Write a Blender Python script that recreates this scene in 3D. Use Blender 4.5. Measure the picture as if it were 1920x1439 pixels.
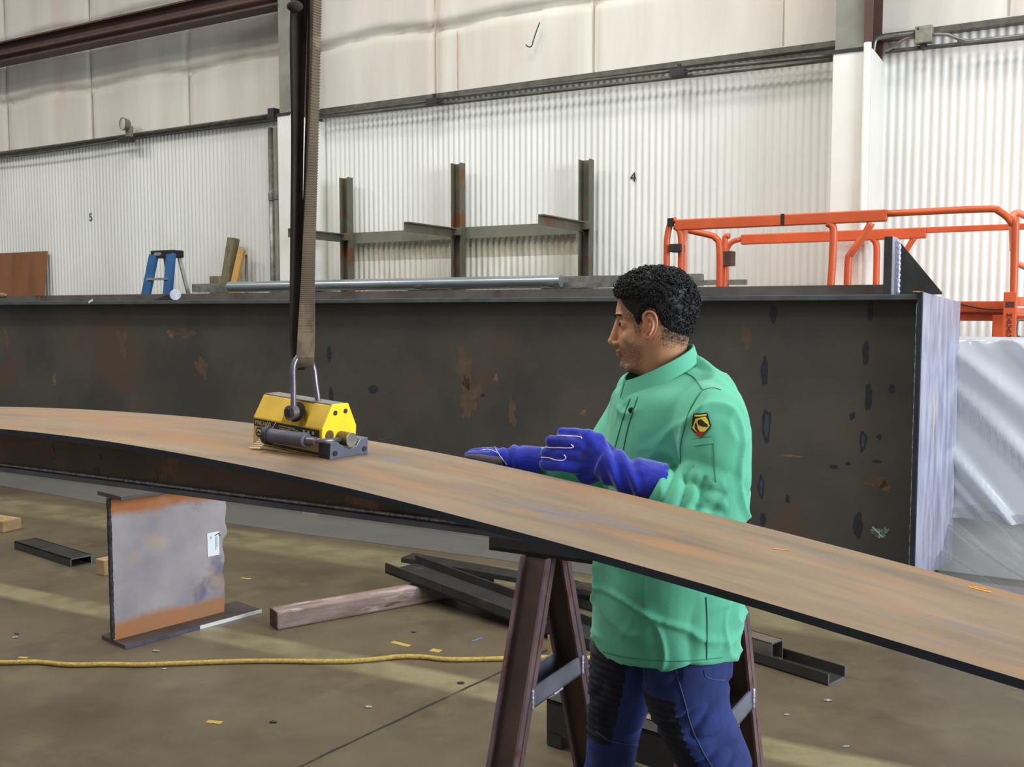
import bpy, math, random
import numpy as np
from mathutils import Vector, Matrix, noise
for o in list(bpy.data.objects): bpy.data.objects.remove(o)
C = bpy.context.scene.collection
SC = bpy.context.scene
random.seed(7)
PI = math.pi
# ------------------------------------------------------------------ camera, world, lights, exposure
FPX, CAMH = 1850.0, 1.68
TH = math.atan(134.5/FPX)
cd = bpy.data.cameras.new('camera'); cam = bpy.data.objects.new('camera', cd); C.objects.link(cam)
cd.sensor_width = 36.0; cd.lens = FPX/1920*36.0; cd.clip_start = .05; cd.clip_end = 200
cam.location = (0, 0, CAMH); cam.rotation_euler = (PI/2-TH, 0, 0)
SC.camera = cam
w = bpy.data.worlds.new('world'); SC.world = w; w.use_nodes = True
bg = w.node_tree.nodes['Background']; bg.inputs[0].default_value = (.93, .96, 1.0, 1); bg.inputs[1].default_value = .34
def area(name, loc, target, size, power, col, sy=None):
    l = bpy.data.lights.new(name, 'AREA'); l.energy = power; l.color = col
    l.shape = 'RECTANGLE'; l.size = size; l.size_y = sy or size
    o = bpy.data.objects.new(name, l); C.objects.link(o); o.location = loc
    o.rotation_euler = (Vector(target)-Vector(loc)).to_track_quat('-Z', 'Y').to_euler(); return o
area('door_daylight', (8.5, -1.5, 3.6), (0.5, 3.6, 1.0), 4.5, 1250, (.84, .93, 1.0), 4.5)
for x, y, p_ in ((-6, 1.0, 170), (-1.5, 4.2, 200), (3.0, 4.5, 150), (-7, 6.0, 260), (-11, 9.0, 300), (-1.0, 6.6, 190), (-2.0, -2.0, 120)):  # unseen overhead lamps; those near the wall are added to brighten it
    area('unseen_overhead_lamp', (x, y, 8.5), (x, y, 0), 1.6, p_, (1.0, .965, .90))
SC.view_settings.view_transform = 'Standard'; SC.view_settings.look = 'None'
SC.view_settings.gamma = 1; SC.view_settings.use_curve_mapping = False; SC.view_settings.exposure = 0.0
# ------------------------------------------------------------------ geometry helpers
def ray(px, py):
    u = (px-960)/FPX; v = -(py-719.5)/FPX
    return Vector((u, math.cos(TH)+v*math.sin(TH), -math.sin(TH)+v*math.cos(TH)))
def at(px, py, Y):
    d = ray(px, py); return d*(Y/d.y)+Vector((0, 0, CAMH))
def flo(px, py, z=0.0):
    d = ray(px, py); return d*((z-CAMH)/d.z)+Vector((0, 0, CAMH))
CA, SA = math.cos(PI/6), math.sin(PI/6)
def W(s, D, z): return Vector((s*CA+D*SA, -s*SA+D*CA, z))
def SD(p): return (p[0]*CA-p[1]*SA, p[0]*SA+p[1]*CA, p[2])
def onD(px, py, D):
    d = ray(px, py); k = D/(d.x*SA+d.y*CA); p = d*k+Vector((0, 0, CAMH)); return SD(p)
ROT = -PI/6
def srgb(r, g, b):
    f = lambda c: ((c/255)/12.92 if c/255 <= .04045 else ((c/255+.055)/1.055)**2.4)
    return (f(r), f(g), f(b), 1)
class MB:
    def __init__(s): s.v = []; s.f = []
    def add(s, vs, fs):
        n = len(s.v); s.v += [Vector(v) for v in vs]; s.f += [tuple(i+n for i in f) for f in fs]; return s
    def hexa(s, p):   # 8 corners: bottom 4 ccw, top 4 ccw
        return s.add(p, [(3,2,1,0),(4,5,6,7),(0,1,5,4),(1,2,6,5),(2,3,7,6),(3,0,4,7)])
    def box(s, x0, x1, y0, y1, z0, z1, T=None):
        T = T or (lambda a, b, c: Vector((a, b, c)))
        return s.hexa([T(x0,y0,z0),T(x1,y0,z0),T(x1,y1,z0),T(x0,y1,z0),T(x0,y0,z1),T(x1,y0,z1),T(x1,y1,z1),T(x0,y1,z1)])
    def wbox(s, s0, s1, d0, d1, z0, z1): return s.box(s0, s1, d0, d1, z0, z1, W)
    def bar(s, a, b, wx, wz, up=(0,0,1), roll=None):   # rectangular bar from a to b
        a = Vector(a); b = Vector(b); d = (b-a).normalized(); up = Vector(up)
        if abs(d.dot(up)) > .98: up = Vector((0,1,0))
        x = d.cross(up).normalized(); z = x.cross(d).normalized()
        q = []
        for p in (a, b):
            for i, j in ((-1,-1),(1,-1),(1,1),(-1,1)): q.append(p+x*wx/2*i+z*wz/2*j)
        return s.add(q, [(0,1,2,3),(7,6,5,4),(0,4,5,1),(1,5,6,2),(2,6,7,3),(3,7,4,0)])
    def loft(s, rings, cap=True, closed=True):
        n = len(rings[0]); base = len(s.v)
        for r in rings: s.v += [Vector(p) for p in r]
        for i in range(len(rings)-1):
            for j in range(n if closed else n-1):
                a = base+i*n+j; b = base+i*n+(j+1) % n
                s.f.append((a, b, b+n, a+n))
        if cap and closed:
            s.f.append(tuple(base+j for j in reversed(range(n)))); s.f.append(tuple(base+(len(rings)-1)*n+j for j in range(n)))
        return s
    def tube(s, pts, r, n=10, cap=True, flat=1.0, updir=None):
        pts = [Vector(p) for p in pts]; m = len(pts)
        rr = r if isinstance(r, (list, tuple)) else [r]*m
        rings = []; prev = None
        for i, p in enumerate(pts):
            d = (pts[min(i+1, m-1)]-pts[max(i-1, 0)])
            d = d.normalized() if d.length > 1e-9 else Vector((0,0,1))
            if prev is None:
                up = Vector(updir) if updir else (Vector((0,0,1)) if abs(d.z) < .9 else Vector((0,1,0)))
                x = d.cross(up).normalized()
            else: x = (prev-d*prev.dot(d)).normalized()
            prev = x; y = d.cross(x)
            rings.append([p+x*rr[i]*math.cos(2*PI*k/n)+y*rr[i]*flat*math.sin(2*PI*k/n) for k in range(n)])
        return s.loft(rings, cap)
    def prism(s, poly, T0, T1):   # poly 2d pts; T0/T1 map (a,b)->3d for both ends
        return s.loft([[T0(a, b) for a, b in poly], [T1(a, b) for a, b in poly]])
    def ell(s, c, rx, ry, rz, nu=16, nv=10, M=None):
        rings = []
        for i in range(1, nv):
            t = PI*i/nv
            rings.append([Vector((rx*math.sin(t)*math.cos(2*PI*j/nu), ry*math.sin(t)*math.sin(2*PI*j/nu), -rz*math.cos(t))) for j in range(nu)])
        if M: rings = [[M@p for p in r] for r in rings]
        return s.loft([[Vector(c)+p for p in r] for r in rings])
    def capsule(s, a, b, ra, rb, n=12, flat=1.0, updir=None):
        a = Vector(a); b = Vector(b); d = (b-a); L = d.length; d.normalize(); pts = []; rs = []
        for t in (-.98, -.85, -.6, -.3, 0): pts.append(a+d*ra*t); rs.append(ra*math.sqrt(max(0, 1-t*t)))
        for t in (0, .3, .6, .85, .98): pts.append(b+d*rb*t); rs.append(rb*math.sqrt(max(0, 1-t*t)))
        return s.tube(pts, rs, n, True, flat, updir)
def cr(pts, n=8):   # catmull-rom through points (any dimension tuples)
    P = [np.array(p, float) for p in pts]; P = [2*P[0]-P[1]]+P+[2*P[-1]-P[-2]]; out = []
    for i in range(1, len(P)-2):
        for k in range(n):
            t = k/n; a, b, c, d = P[i-1], P[i], P[i+1], P[i+2]
            out.append(.5*((2*b)+(-a+c)*t+(2*a-5*b+4*c-d)*t*t+(-a+3*b-3*c+d)*t**3))
    out.append(P[-2]); return [tuple(p) for p in out]
MAT = {}; WM = {}
def mkobj(name, mb, m, smooth=False, inv=None):
    me = bpy.data.meshes.new(name)
    vs = [(inv@v) for v in mb.v] if inv else mb.v
    me.from_pydata([tuple(v) for v in vs], [], mb.f); me.update()
    if m is not None: me.materials.append(m if not isinstance(m, str) else MAT[m])
    if smooth is not False:
        me.polygons.foreach_set('use_smooth', [True]*len(me.polygons))
        if smooth is not True: me.set_sharp_from_angle(angle=math.radians(smooth))
    me.update(); o = bpy.data.objects.new(name, me); C.objects.link(o); return o
def tag(o, label=None, cat=None, group=None, kind=None):
    if label: o['label'] = label
    if cat: o['category'] = cat
    if group: o['group'] = group
    if kind: o['kind'] = kind
    return o
def thing(name, label, cat, loc=(0,0,0), rz=0.0, group=None, kind=None):
    o = bpy.data.objects.new(name, None); C.objects.link(o); o.empty_display_size = .1
    o.location = loc; o.rotation_euler = (0, 0, rz)
    WM[o.name] = Matrix.Translation(Vector(loc))@Matrix.Rotation(rz, 4, 'Z')
    return tag(o, label, cat, group, kind)
def part(name, mb, m, parent, smooth=False, bevel=0, label=None):
    M = WM[parent.name]; o = mkobj(name, mb, m, smooth, M.inverted())
    o.parent = parent; WM[o.name] = M
    if bevel: b = o.modifiers.new('bevel', 'BEVEL'); b.width = bevel; b.segments = 2; b.limit_method = 'ANGLE'; b.angle_limit = math.radians(35)
    if label: o['label'] = label
    return o
def solo(name, mb, m, label=None, cat=None, group=None, kind=None, loc=None, rz=0.0, smooth=False, bevel=0):
    if loc is None:
        xs = [v.x for v in mb.v]; ys = [v.y for v in mb.v]; zs = [v.z for v in mb.v]
        loc = ((min(xs)+max(xs))/2, (min(ys)+max(ys))/2, min(zs))
    M = Matrix.Translation(Vector(loc))@Matrix.Rotation(rz, 4, 'Z')
    o = mkobj(name, mb, m, smooth, M.inverted()); o.location = loc; o.rotation_euler = (0, 0, rz); WM[o.name] = M
    if bevel: b = o.modifiers.new('bevel', 'BEVEL'); b.width = bevel; b.segments = 2; b.limit_method = 'ANGLE'; b.angle_limit = math.radians(35)
    return tag(o, label, cat, group, kind)
def dup(root, off, label=None):
    r = root.copy(); C.objects.link(r); r.location = root.location+Vector(off)
    if label: r['label'] = label
    for ch in list(root.children):
        c = ch.copy(); C.objects.link(c); c.parent = r
        for g in list(ch.children):
            d = g.copy(); C.objects.link(d); d.parent = c
    return r
def remeshed(mb, voxel, smooth=3):
    me = bpy.data.meshes.new('tmp'); me.from_pydata([tuple(v) for v in mb.v], [], mb.f); me.update()
    o = bpy.data.objects.new('tmp', me); C.objects.link(o)
    r = o.modifiers.new('r', 'REMESH'); r.mode = 'VOXEL'; r.voxel_size = voxel
    if smooth: q = o.modifiers.new('s', 'SMOOTH'); q.iterations = smooth; q.factor = .5
    dg = bpy.context.evaluated_depsgraph_get(); dg.update(); ev = o.evaluated_get(dg); m2 = ev.to_mesh()
    out = MB(); n = len(m2.vertices); co = np.empty(n*3); m2.vertices.foreach_get('co', co)
    no = np.empty(n*3); m2.vertices.foreach_get('normal', no)
    out.v = [Vector(c) for c in co.reshape(-1, 3)]; out.n = [Vector(c) for c in no.reshape(-1, 3)]
    out.f = [tuple(p.vertices) for p in m2.polygons]
    ev.to_mesh_clear(); bpy.data.objects.remove(o); bpy.data.meshes.remove(me); return out
# ------------------------------------------------------------------ materials
def mat(name, c1, c2=None, scale=4, rough=.6, metal=0.0, c3=None, t3=.62, s3=6, soft3=.06, bump=0.0, bscale=60, stretch=(1,1,1), detail=6, spec=.5,
        c4=None, t4=.66, s4=2, str3=None, contrast=(.35, .65), sheen=0, extra=None):
    m = bpy.data.materials.new(name); m.use_nodes = True; nt = m.node_tree; N = nt.nodes; L = nt.links
    b = N['Principled BSDF']; b.inputs['Roughness'].default_value = rough; b.inputs['Metallic'].default_value = metal
    b.inputs['Specular IOR Level'].default_value = spec
    if sheen: b.inputs['Sheen Weight'].default_value = sheen; b.inputs['Sheen Roughness'].default_value = .4
    tc = N.new('ShaderNodeTexCoord'); mp = N.new('ShaderNodeMapping'); L.new(tc.outputs['Object'], mp.inputs[0]); mp.inputs['Scale'].default_value = stretch
    def nz(sc, vec=None, det=detail, rg=.6):
        n = N.new('ShaderNodeTexNoise'); n.inputs['Scale'].default_value = sc; n.inputs['Detail'].default_value = det; n.inputs['Roughness'].default_value = rg
        L.new(vec or mp.outputs[0], n.inputs['Vector']); return n
    def mix(f, a, bb):
        x = N.new('ShaderNodeMix'); x.data_type = 'RGBA'
        if isinstance(f, (int, float)): x.inputs[0].default_value = f
        else: L.new(f, x.inputs[0])
        for i, q in ((6, a), (7, bb)):
            if isinstance(q, tuple): x.inputs[i].default_value = q
            else: L.new(q, x.inputs[i])
        return x.outputs[2]
    def ramp(src, a, bb):
        r = N.new('ShaderNodeMapRange'); r.inputs['From Min'].default_value = a; r.inputs['From Max'].default_value = bb; L.new(src, r.inputs[0]); return r.outputs[0]
    col = c1
    if c2: col = mix(ramp(nz(scale).outputs[0], *contrast), c1, c2)
    if c3:
        v = None
        if str3: m3 = N.new('ShaderNodeMapping'); L.new(tc.outputs['Object'], m3.inputs[0]); m3.inputs['Scale'].default_value = str3; m3.inputs['Location'].default_value = (3, 1, 2); v = m3.outputs[0]
        col = mix(ramp(nz(s3, v).outputs[0], t3, t3+soft3), col, c3)
    if c4: col = mix(ramp(nz(s4, None, 8, .7).outputs[0], t4, t4+.05), col, c4)
    env = dict(nt=nt, N=N, L=L, tc=tc, mp=mp, nz=nz, mix=mix, ramp=ramp, b=b)
    if extra: col = extra(col, env)
    if isinstance(col, tuple): b.inputs['Base Color'].default_value = col
    else: L.new(col, b.inputs['Base Color'])
    if bump:
        bp = N.new('ShaderNodeBump'); bp.inputs['Strength'].default_value = bump; bp.inputs['Distance'].default_value = .01
        L.new(nz(bscale, None, 3).outputs[0], bp.inputs['Height']); L.new(bp.outputs[0], b.inputs['Normal'])
    MAT[name] = m; return m
mat('girder_steel', srgb(80,74,66), srgb(62,60,56), 1.4, .55, .25, c3=srgb(82,66,54), t3=.56, s3=1.1, soft3=.12, c4=srgb(122,92,60), t4=.70, s4=2.6, bump=.08)
def heat(col, e):   # heat marks: dark upright lozenges left on the web by stiffener welds
    return col
mat('upstand_steel', srgb(98,92,88), srgb(80,74,70), 4, .5, .2, c3=srgb(84,62,50), t3=.6, s3=2)
mat('flange_edge', srgb(88,94,96), srgb(72,76,78), 6, .45, .4)
mat('mill_bright', srgb(184,184,202), srgb(140,140,160), 7, .45, .25, c3=srgb(205,190,178), t3=.62, s3=5, soft3=.1, stretch=(3,3,.45))
mat('plate_rust', srgb(142,121,96), srgb(112,95,78), 3, .62, .1, c3=srgb(146,110,76), t3=.50, s3=3.0, soft3=.16, str3=(.7,3.2,1), c4=srgb(112,106,108), t4=.60, s4=3.4, bump=.08, stretch=(.6,3.4,1))
mat('cut_edge', srgb(48,54,64), srgb(38,42,50), 5, .5, .35)
mat('web_brown', srgb(104,86,70), srgb(80,68,58), 5, .6, .15, c3=srgb(128,96,68), t3=.60, s3=7, soft3=.06)
mat('weld', srgb(190,192,192), srgb(130,130,130), 60, .35, .35, bump=.5, bscale=120)
mat('weld_white', srgb(215,215,228), srgb(170,170,190), 60, .35, .5, bump=.5, bscale=120)
mat('dark_steel', srgb(58,56,54), srgb(46,44,44), 5, .5, .3, c3=srgb(78,64,54), t3=.62, s3=4, bump=.05)
mat('grey_steel', srgb(124,124,134), srgb(98,98,108), 6, .42, .5)
mat('tube_steel', srgb(122,112,102), srgb(90,82,76), 5, .5, .35)
mat('tube_inside', srgb(34,30,30), None, rough=.7)
mat('trestle_rust', srgb(84,62,50), srgb(62,46,40), 5, .65, .1, c3=srgb(96,78,46), t3=.55, s3=3, soft3=.1)
mat('trestle_edge', srgb(116,92,92), srgb(88,70,80), 8, .55, .2, c3=srgb(104,60,52), t3=.56, s3=10)
mat('brace_steel', srgb(128,130,146), srgb(100,100,114), 9, .4, .4)
def stub_extra(col, e):
    N, L = e['N'], e['L']; sp = N.new('ShaderNodeSeparateXYZ'); L.new(e['tc'].outputs['Object'], sp.inputs[0])
    nn = e['nz'](4.5, e['tc'].outputs['Object'], 6); md = N.new('ShaderNodeMath'); md.operation = 'MULTIPLY_ADD'; L.new(nn.outputs[0], md.inputs[0]); md.inputs[1].default_value = .10; L.new(sp.outputs[2], md.inputs[2])
    rust = e['mix'](e['ramp'](e['nz'](9, e['tc'].outputs['Object'], 5).outputs[0], .35, .65), srgb(156,112,82), srgb(172,112,66))
    col = e['mix'](e['ramp'](md.outputs[0], .185, .145), col, rust)
    col = e['mix'](e['ramp'](md.outputs[0], .69, .73), col, srgb(166,98,46))
    ye = e['ramp'](e['nz'](1.9, e['tc'].outputs['Object'], 4).outputs[0], .52, .68); return e['mix'](ye, col, srgb(176,150,112))
mat('stub_web', srgb(164,156,158), srgb(128,122,134), 2.4, .55, .1, c3=srgb(96,98,126), t3=.58, s3=3.6, soft3=.1, extra=stub_extra)
mat('rust_orange', srgb(176,116,62), srgb(144,100,74), 7, .7, 0, c3=srgb(190,130,60), t3=.6, s3=9)
mat('stub_flange', srgb(84,74,72), srgb(66,58,60), 5, .5, .3)
mat('stub_edge', srgb(96,94,116), srgb(70,66,82), 8, .45, .4)
mat('burnt_edge', srgb(62,58,60), srgb(36,34,36), 22, .6, .3, bump=.6, bscale=45)
mat('white_paint', srgb(214,218,218), srgb(196,200,202), 8, .5)
mat('liner_white', srgb(232,233,228), srgb(220,221,215), 1.2, .42, 0, c3=srgb(206,205,192), t3=.62, s3=.8, soft3=.2, stretch=(1,1,.4))
mat('liner_dirty', srgb(222,221,212), srgb(196,192,178), 1.5, .5, 0, stretch=(1,1,.3))
mat('insulation', srgb(222,218,208), srgb(206,200,190), .9, .6, 0, c3=srgb(208,190,178), t3=.58, s3=.7, soft3=.2, stretch=(2.5,2.5,.35), bump=.04, bscale=30)
mat('seam', srgb(170,160,146), None, rough=.7)
mat('column_grey', srgb(140,140,128), srgb(118,118,108), 3, .6, .1, c3=srgb(128,92,56), t3=.66, s3=4)
mat('red_oxide', srgb(86,60,50), srgb(70,48,42), 4, .6)
mat('casing_white', srgb(230,230,224), srgb(222,221,212), 2, .5, 0, c4=srgb(160,145,120), t4=.73, s4=3)
mat('galv', srgb(156,156,150), srgb(120,120,112), 12, .4, .6)
mat('conduit_dark', srgb(104,102,92), srgb(76,74,68), 9, .5, .3)
mat('silver_tube', srgb(170,178,180), srgb(140,148,152), 5, .3, .6, stretch=(.3,3,3))
mat('rack_olive', srgb(104,100,84), srgb(88,88,76), 4, .6, .1, c3=srgb(116,72,42), t3=.54, s3=3.2, soft3=.06)
mat('rack_rail', srgb(124,124,110), srgb(104,104,94), 4, .6, .1, c3=srgb(124,96,54), t3=.6, s3=3)
mat('lift_orange', srgb(208,92,46), srgb(190,80,40), 5, .45, 0, c3=srgb(150,70,42), t3=.68, s3=9, c4=srgb(226,150,110), t4=.74, s4=6)
mat('lift_pale', srgb(236,150,120), srgb(228,130,96), 5, .5)
mat('black', srgb(28,27,28), None, rough=.5)
mat('marking_dark', srgb(84,30,24), None, rough=.6)
mat('plywood', srgb(140,92,54), srgb(116,74,44), 3, .7, 0, stretch=(1,1,.3))
mat('ladder_blue', srgb(38,98,152), srgb(30,80,128), 3, .45)
mat('ladder_alu', srgb(180,178,172), srgb(150,148,140), 6, .4, .6)
mat('timber_old', srgb(128,120,88), srgb(98,90,68), 8, .8, 0, stretch=(4,4,.6), c3=srgb(84,74,58), t3=.6, s3=6)
mat('timber_new', srgb(206,164,92), srgb(190,146,78), 6, .7, 0, stretch=(4,4,.6))
mat('timber_block', srgb(170,144,106), srgb(140,110,76), 8, .8, 0)
mat('timber_weather', srgb(142,122,116), srgb(112,92,84), 5, .8, 0, stretch=(.8,5,3), c3=srgb(168,150,148), t3=.56, s3=3, str3=(1,4,3), c4=srgb(84,58,44), t4=.62, s4=3, bump=.4, bscale=20)
mat('timber_end', srgb(76,52,40), srgb(58,40,32), 30, .9, 0)
mat('rope_yellow', srgb(184,156,78), srgb(150,124,62), 60, .8, 0, bump=.5, bscale=150)
mat('sling_brown', srgb(116,100,82), srgb(86,74,60), 5, .9, 0, c3=srgb(136,118,92), t3=.58, s3=4, str3=(2,2,1.2))
mat('sling_dark', srgb(58,48,40), srgb(40,33,28), 7, .9, 0)
mat('bail_steel', srgb(150,140,150), srgb(110,100,112), 10, .35, .75)
mat('magnet_yellow', srgb(232,190,42), srgb(214,172,44), 14, .45, 0, c3=srgb(150,122,52), t3=.60, s3=16, soft3=.08, c4=srgb(70,58,40), t4=.74, s4=20)
mat('magnet_bright', srgb(246,214,34), srgb(240,204,36), 14, .42, 0, c4=srgb(110,90,50), t4=.78, s4=20)
mat('label_tan', srgb(196,168,124), srgb(176,148,104), 14, .6)
mat('label_text', srgb(206,190,150), None, rough=.6)
mat('label_black', srgb(32,29,26), srgb(44,38,30), 10, .5)
mat('rubber', srgb(86,86,98), srgb(70,70,80), 20, .6)
mat('rubber_dark', srgb(40,38,40), None, rough=.6)
mat('chrome', srgb(205,205,205), srgb(170,168,160), 30, .25, .85)
mat('brass_dirty', srgb(140,116,74), srgb(90,74,50), 20, .45, .5)
mat('block_steel', srgb(120,124,142), srgb(98,100,116), 14, .38, .55)
mat('top_grey', srgb(140,136,130), srgb(112,108,100), 20, .5, .3)
def skin_extra(col, e):
    N, L = e['N'], e['L']
    a = N.new('ShaderNodeVertexColor'); a.layer_name = 'stubble'
    sp = N.new('ShaderNodeSeparateColor'); L.new(a.outputs[0], sp.inputs[0])
    n = e['nz'](420, None, 2); mm = N.new('ShaderNodeMath'); mm.operation = 'MULTIPLY'; L.new(sp.outputs[0], mm.inputs[0]); L.new(e['ramp'](n.outputs[0], .3, .62), mm.inputs[1])
    c = e['mix'](mm.outputs[0], col, srgb(66,54,46))
    return e['mix'](sp.outputs[1], c, srgb(176,84,66))
mat('skin', srgb(196,144,110), srgb(184,130,98), 10, .5, 0, extra=skin_extra, spec=.4)
MAT['skin'].node_tree.nodes['Principled BSDF'].inputs['Subsurface Weight'].default_value = .08
MAT['skin'].node_tree.nodes['Principled BSDF'].inputs['Subsurface Radius'].default_value = (.012, .005, .003)
mat('hair_black', srgb(16,14,16), srgb(24,21,24), 30, .6, 0, spec=.35)
mat('eye_white', srgb(200,190,180), None, rough=.2); mat('iris', srgb(40,26,18), None, rough=.15); mat('lip', srgb(156,96,78), None, rough=.5)
mat('jacket_green', srgb(94,182,148), srgb(84,170,138), 5, .85, 0, bump=.06, bscale=260, sheen=.15)
mat('jacket_stitch', srgb(60,128,98), None, rough=.9)
mat('jacket_inner', srgb(58,128,92), srgb(48,110,80), 5, .85)
mat('glove_blue', srgb(28,46,178), srgb(22,32,128), 14, .95, 0, c3=srgb(52,40,74), t3=.62, s3=14, soft3=.1, bump=.15, bscale=180, sheen=.5)
mat('glove_leather', srgb(74,66,70), srgb(54,50,56), 20, .8)
mat('piping', srgb(206,200,226), None, rough=.7)
mat('denim', srgb(40,58,124), srgb(28,38,86), 4, .9, 0, c3=srgb(96,124,184), t3=.62, s3=3.2, soft3=.18, bump=.12, bscale=320)
mat('denim_dark', srgb(26,28,44), srgb(20,22,34), 10, .9)
mat('denim_thread', srgb(78,84,112), None, rough=.9)
mat('boot', srgb(64,50,40), None, rough=.7)
mat('patch_yellow', srgb(220,196,62), None, rough=.8); mat('patch_red', srgb(160,24,30), None, rough=.8); mat('patch_black', srgb(26,24,28), None, rough=.8)
mat('tag_white', srgb(228,230,236), None, rough=.6); mat('tag_print', srgb(150,160,165), None, rough=.6); mat('tag_green', srgb(90,170,150), None, rough=.6)
mat('rag_white', srgb(206,200,214), srgb(150,140,160), 40, .6)
mat('lamp_body', srgb(120,114,96), None, rough=.6); mat('lamp_lens', srgb(220,218,205), None, rough=.1, metal=.4)
mat('junction_box', srgb(150,148,136), srgb(128,126,112), 20, .5, .3)
mat('yellow_mark', srgb(168,146,70), None, rough=.8); mat('orange_chalk', srgb(214,152,52), srgb(196,140,60), 80, .9); mat('blue_mark', srgb(84,110,168), None, rough=.8)
mat('debris_metal', srgb(150,150,150), None, rough=.4, metal=.4)
# translucent plastic film
def plastic(name, tint, a, gr=.22, gm=.14):
    m = bpy.data.materials.new(name); m.use_nodes = True; nt = m.node_tree; N = nt.nodes; L = nt.links; out = N['Material Output']; N.remove(N['Principled BSDF'])
    d = N.new('ShaderNodeBsdfDiffuse'); d.inputs[0].default_value = tint
    t = N.new('ShaderNodeBsdfTranslucent'); t.inputs[0].default_value = tint
    g = N.new('ShaderNodeBsdfGlossy'); g.inputs[1].default_value = gr; tr = N.new('ShaderNodeBsdfTransparent')
    m1 = N.new('ShaderNodeMixShader'); m1.inputs[0].default_value = .4; L.new(d.outputs[0], m1.inputs[1]); L.new(t.outputs[0], m1.inputs[2])
    m2 = N.new('ShaderNodeMixShader'); m2.inputs[0].default_value = gm; L.new(m1.outputs[0], m2.inputs[1]); L.new(g.outputs[0], m2.inputs[2])
    m3 = N.new('ShaderNodeMixShader'); m3.inputs[0].default_value = a; L.new(tr.outputs[0], m3.inputs[1]); L.new(m2.outputs[0], m3.inputs[2])
    L.new(m3.outputs[0], out.inputs[0]); MAT[name] = m
plastic('plastic_film', (.80, .83, .90, 1), .86)
plastic('plastic_thin', (.30, .31, .32, 1), .42, .35, .07)
# floor
def line_mask(e, a, b, width, soft, wob=.02, L0=None):
    N, L = e['N'], e['L']; a = Vector(a[:2]); b = Vector(b[:2]); d = (b-a).normalized(); n = Vector((-d.y, d.x))
    dp = N.new('ShaderNodeVectorMath'); dp.operation = 'DOT_PRODUCT'; L.new(e['tc'].outputs['Object'], dp.inputs[0]); dp.inputs[1].default_value = (n.x, n.y, 0)
    nn = e['nz'](5, e['tc'].outputs['Object'], 3)
    s1 = N.new('ShaderNodeMath'); s1.operation = 'MULTIPLY_ADD'; L.new(nn.outputs[0], s1.inputs[0]); s1.inputs[1].default_value = wob; L.new(dp.outputs['Value'], s1.inputs[2])
    s2 = N.new('ShaderNodeMath'); s2.operation = 'SUBTRACT'; L.new(s1.outputs[0], s2.inputs[0]); s2.inputs[1].default_value = n.dot(a)+wob*.5
    s3 = N.new('ShaderNodeMath'); s3.operation = 'ABSOLUTE'; L.new(s2.outputs[0], s3.inputs[0])
    return e['ramp'](s3.outputs[0], width/2+soft, width/2)
def floor_extra(col, e):
    N, L = e['N'], e['L']
    v = e['tc'].outputs['Object']
    st = e['nz'](.9, v, 7, .65); col = e['mix'](e['ramp'](st.outputs[0], .5, .68), col, srgb(76,63,50))
    st2 = e['nz'](2.3, v, 7, .7); col = e['mix'](e['ramp'](st2.outputs[0], .57, .8), col, srgb(110,102,76))
    st3 = e['nz'](.55, v, 4, .6); col = e['mix'](e['ramp'](st3.outputs[0], .62, .72), col, srgb(66,66,68))
    def band(col, a, b, w, c, soft=.05, fac=.8):
        m = line_mask(e, a, b, w, soft)
        q = N.new('ShaderNodeMath'); q.operation = 'MULTIPLY'; L.new(m, q.inputs[0])
        r = e['ramp'](e['nz'](3, v, 5).outputs[0], .3, .6); q2 = N.new('ShaderNodeMath'); q2.operation = 'MULTIPLY'; q2.inputs[1].default_value = fac; L.new(r, q2.inputs[0]); L.new(q2.outputs[0], q.inputs[1])
        return e['mix'](q.outputs[0], col, c)
    col = band(col, flo(0,1106), flo(900,1292), .13, srgb(140,131,100))
    col = band(col, flo(0,945), flo(960,1085), .30, srgb(134,126,96), .12)  # wide pale band: light past the girder, put into the concrete colour
    col = band(col, flo(560,1439), flo(915,1272), .008, srgb(40,36,32), .006, 1.5)
    return col
mat('floor_concrete', srgb(98,89,69), srgb(86,78,61), 3, .42, 0, extra=floor_extra, bump=.06, bscale=40, spec=.4)
# ------------------------------------------------------------------ setting
f = MB().add([(-30,-8,0),(14,-8,0),(14,26,0),(-30,26,0)], [(0,1,2,3)])
solo('floor', f, 'floor_concrete', kind='structure', loc=(0,0,0))
WD = 9.0; LT = 3.98
# corrugated liner (lower wall)
def corrug(s0, s1, D, z0, z1, pitch=.068, amp=.0065, thick=.0):
    n = int((s1-s0)/pitch*8); bot = []; top = []
    for i in range(n+1):
        s = s0+(s1-s0)*i/n; d = D-amp*math.sin(2*PI*s/pitch)
        bot.append(W(s, d, z0)); top.append(W(s, d, z1))
    return MB().loft([bot, top], cap=False, closed=False)
wl = solo('wall_back', corrug(-19.5, 10.0, WD, 0, LT), 'liner_white', kind='structure', loc=W(-7,WD,0), rz=ROT, smooth=True)
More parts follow.
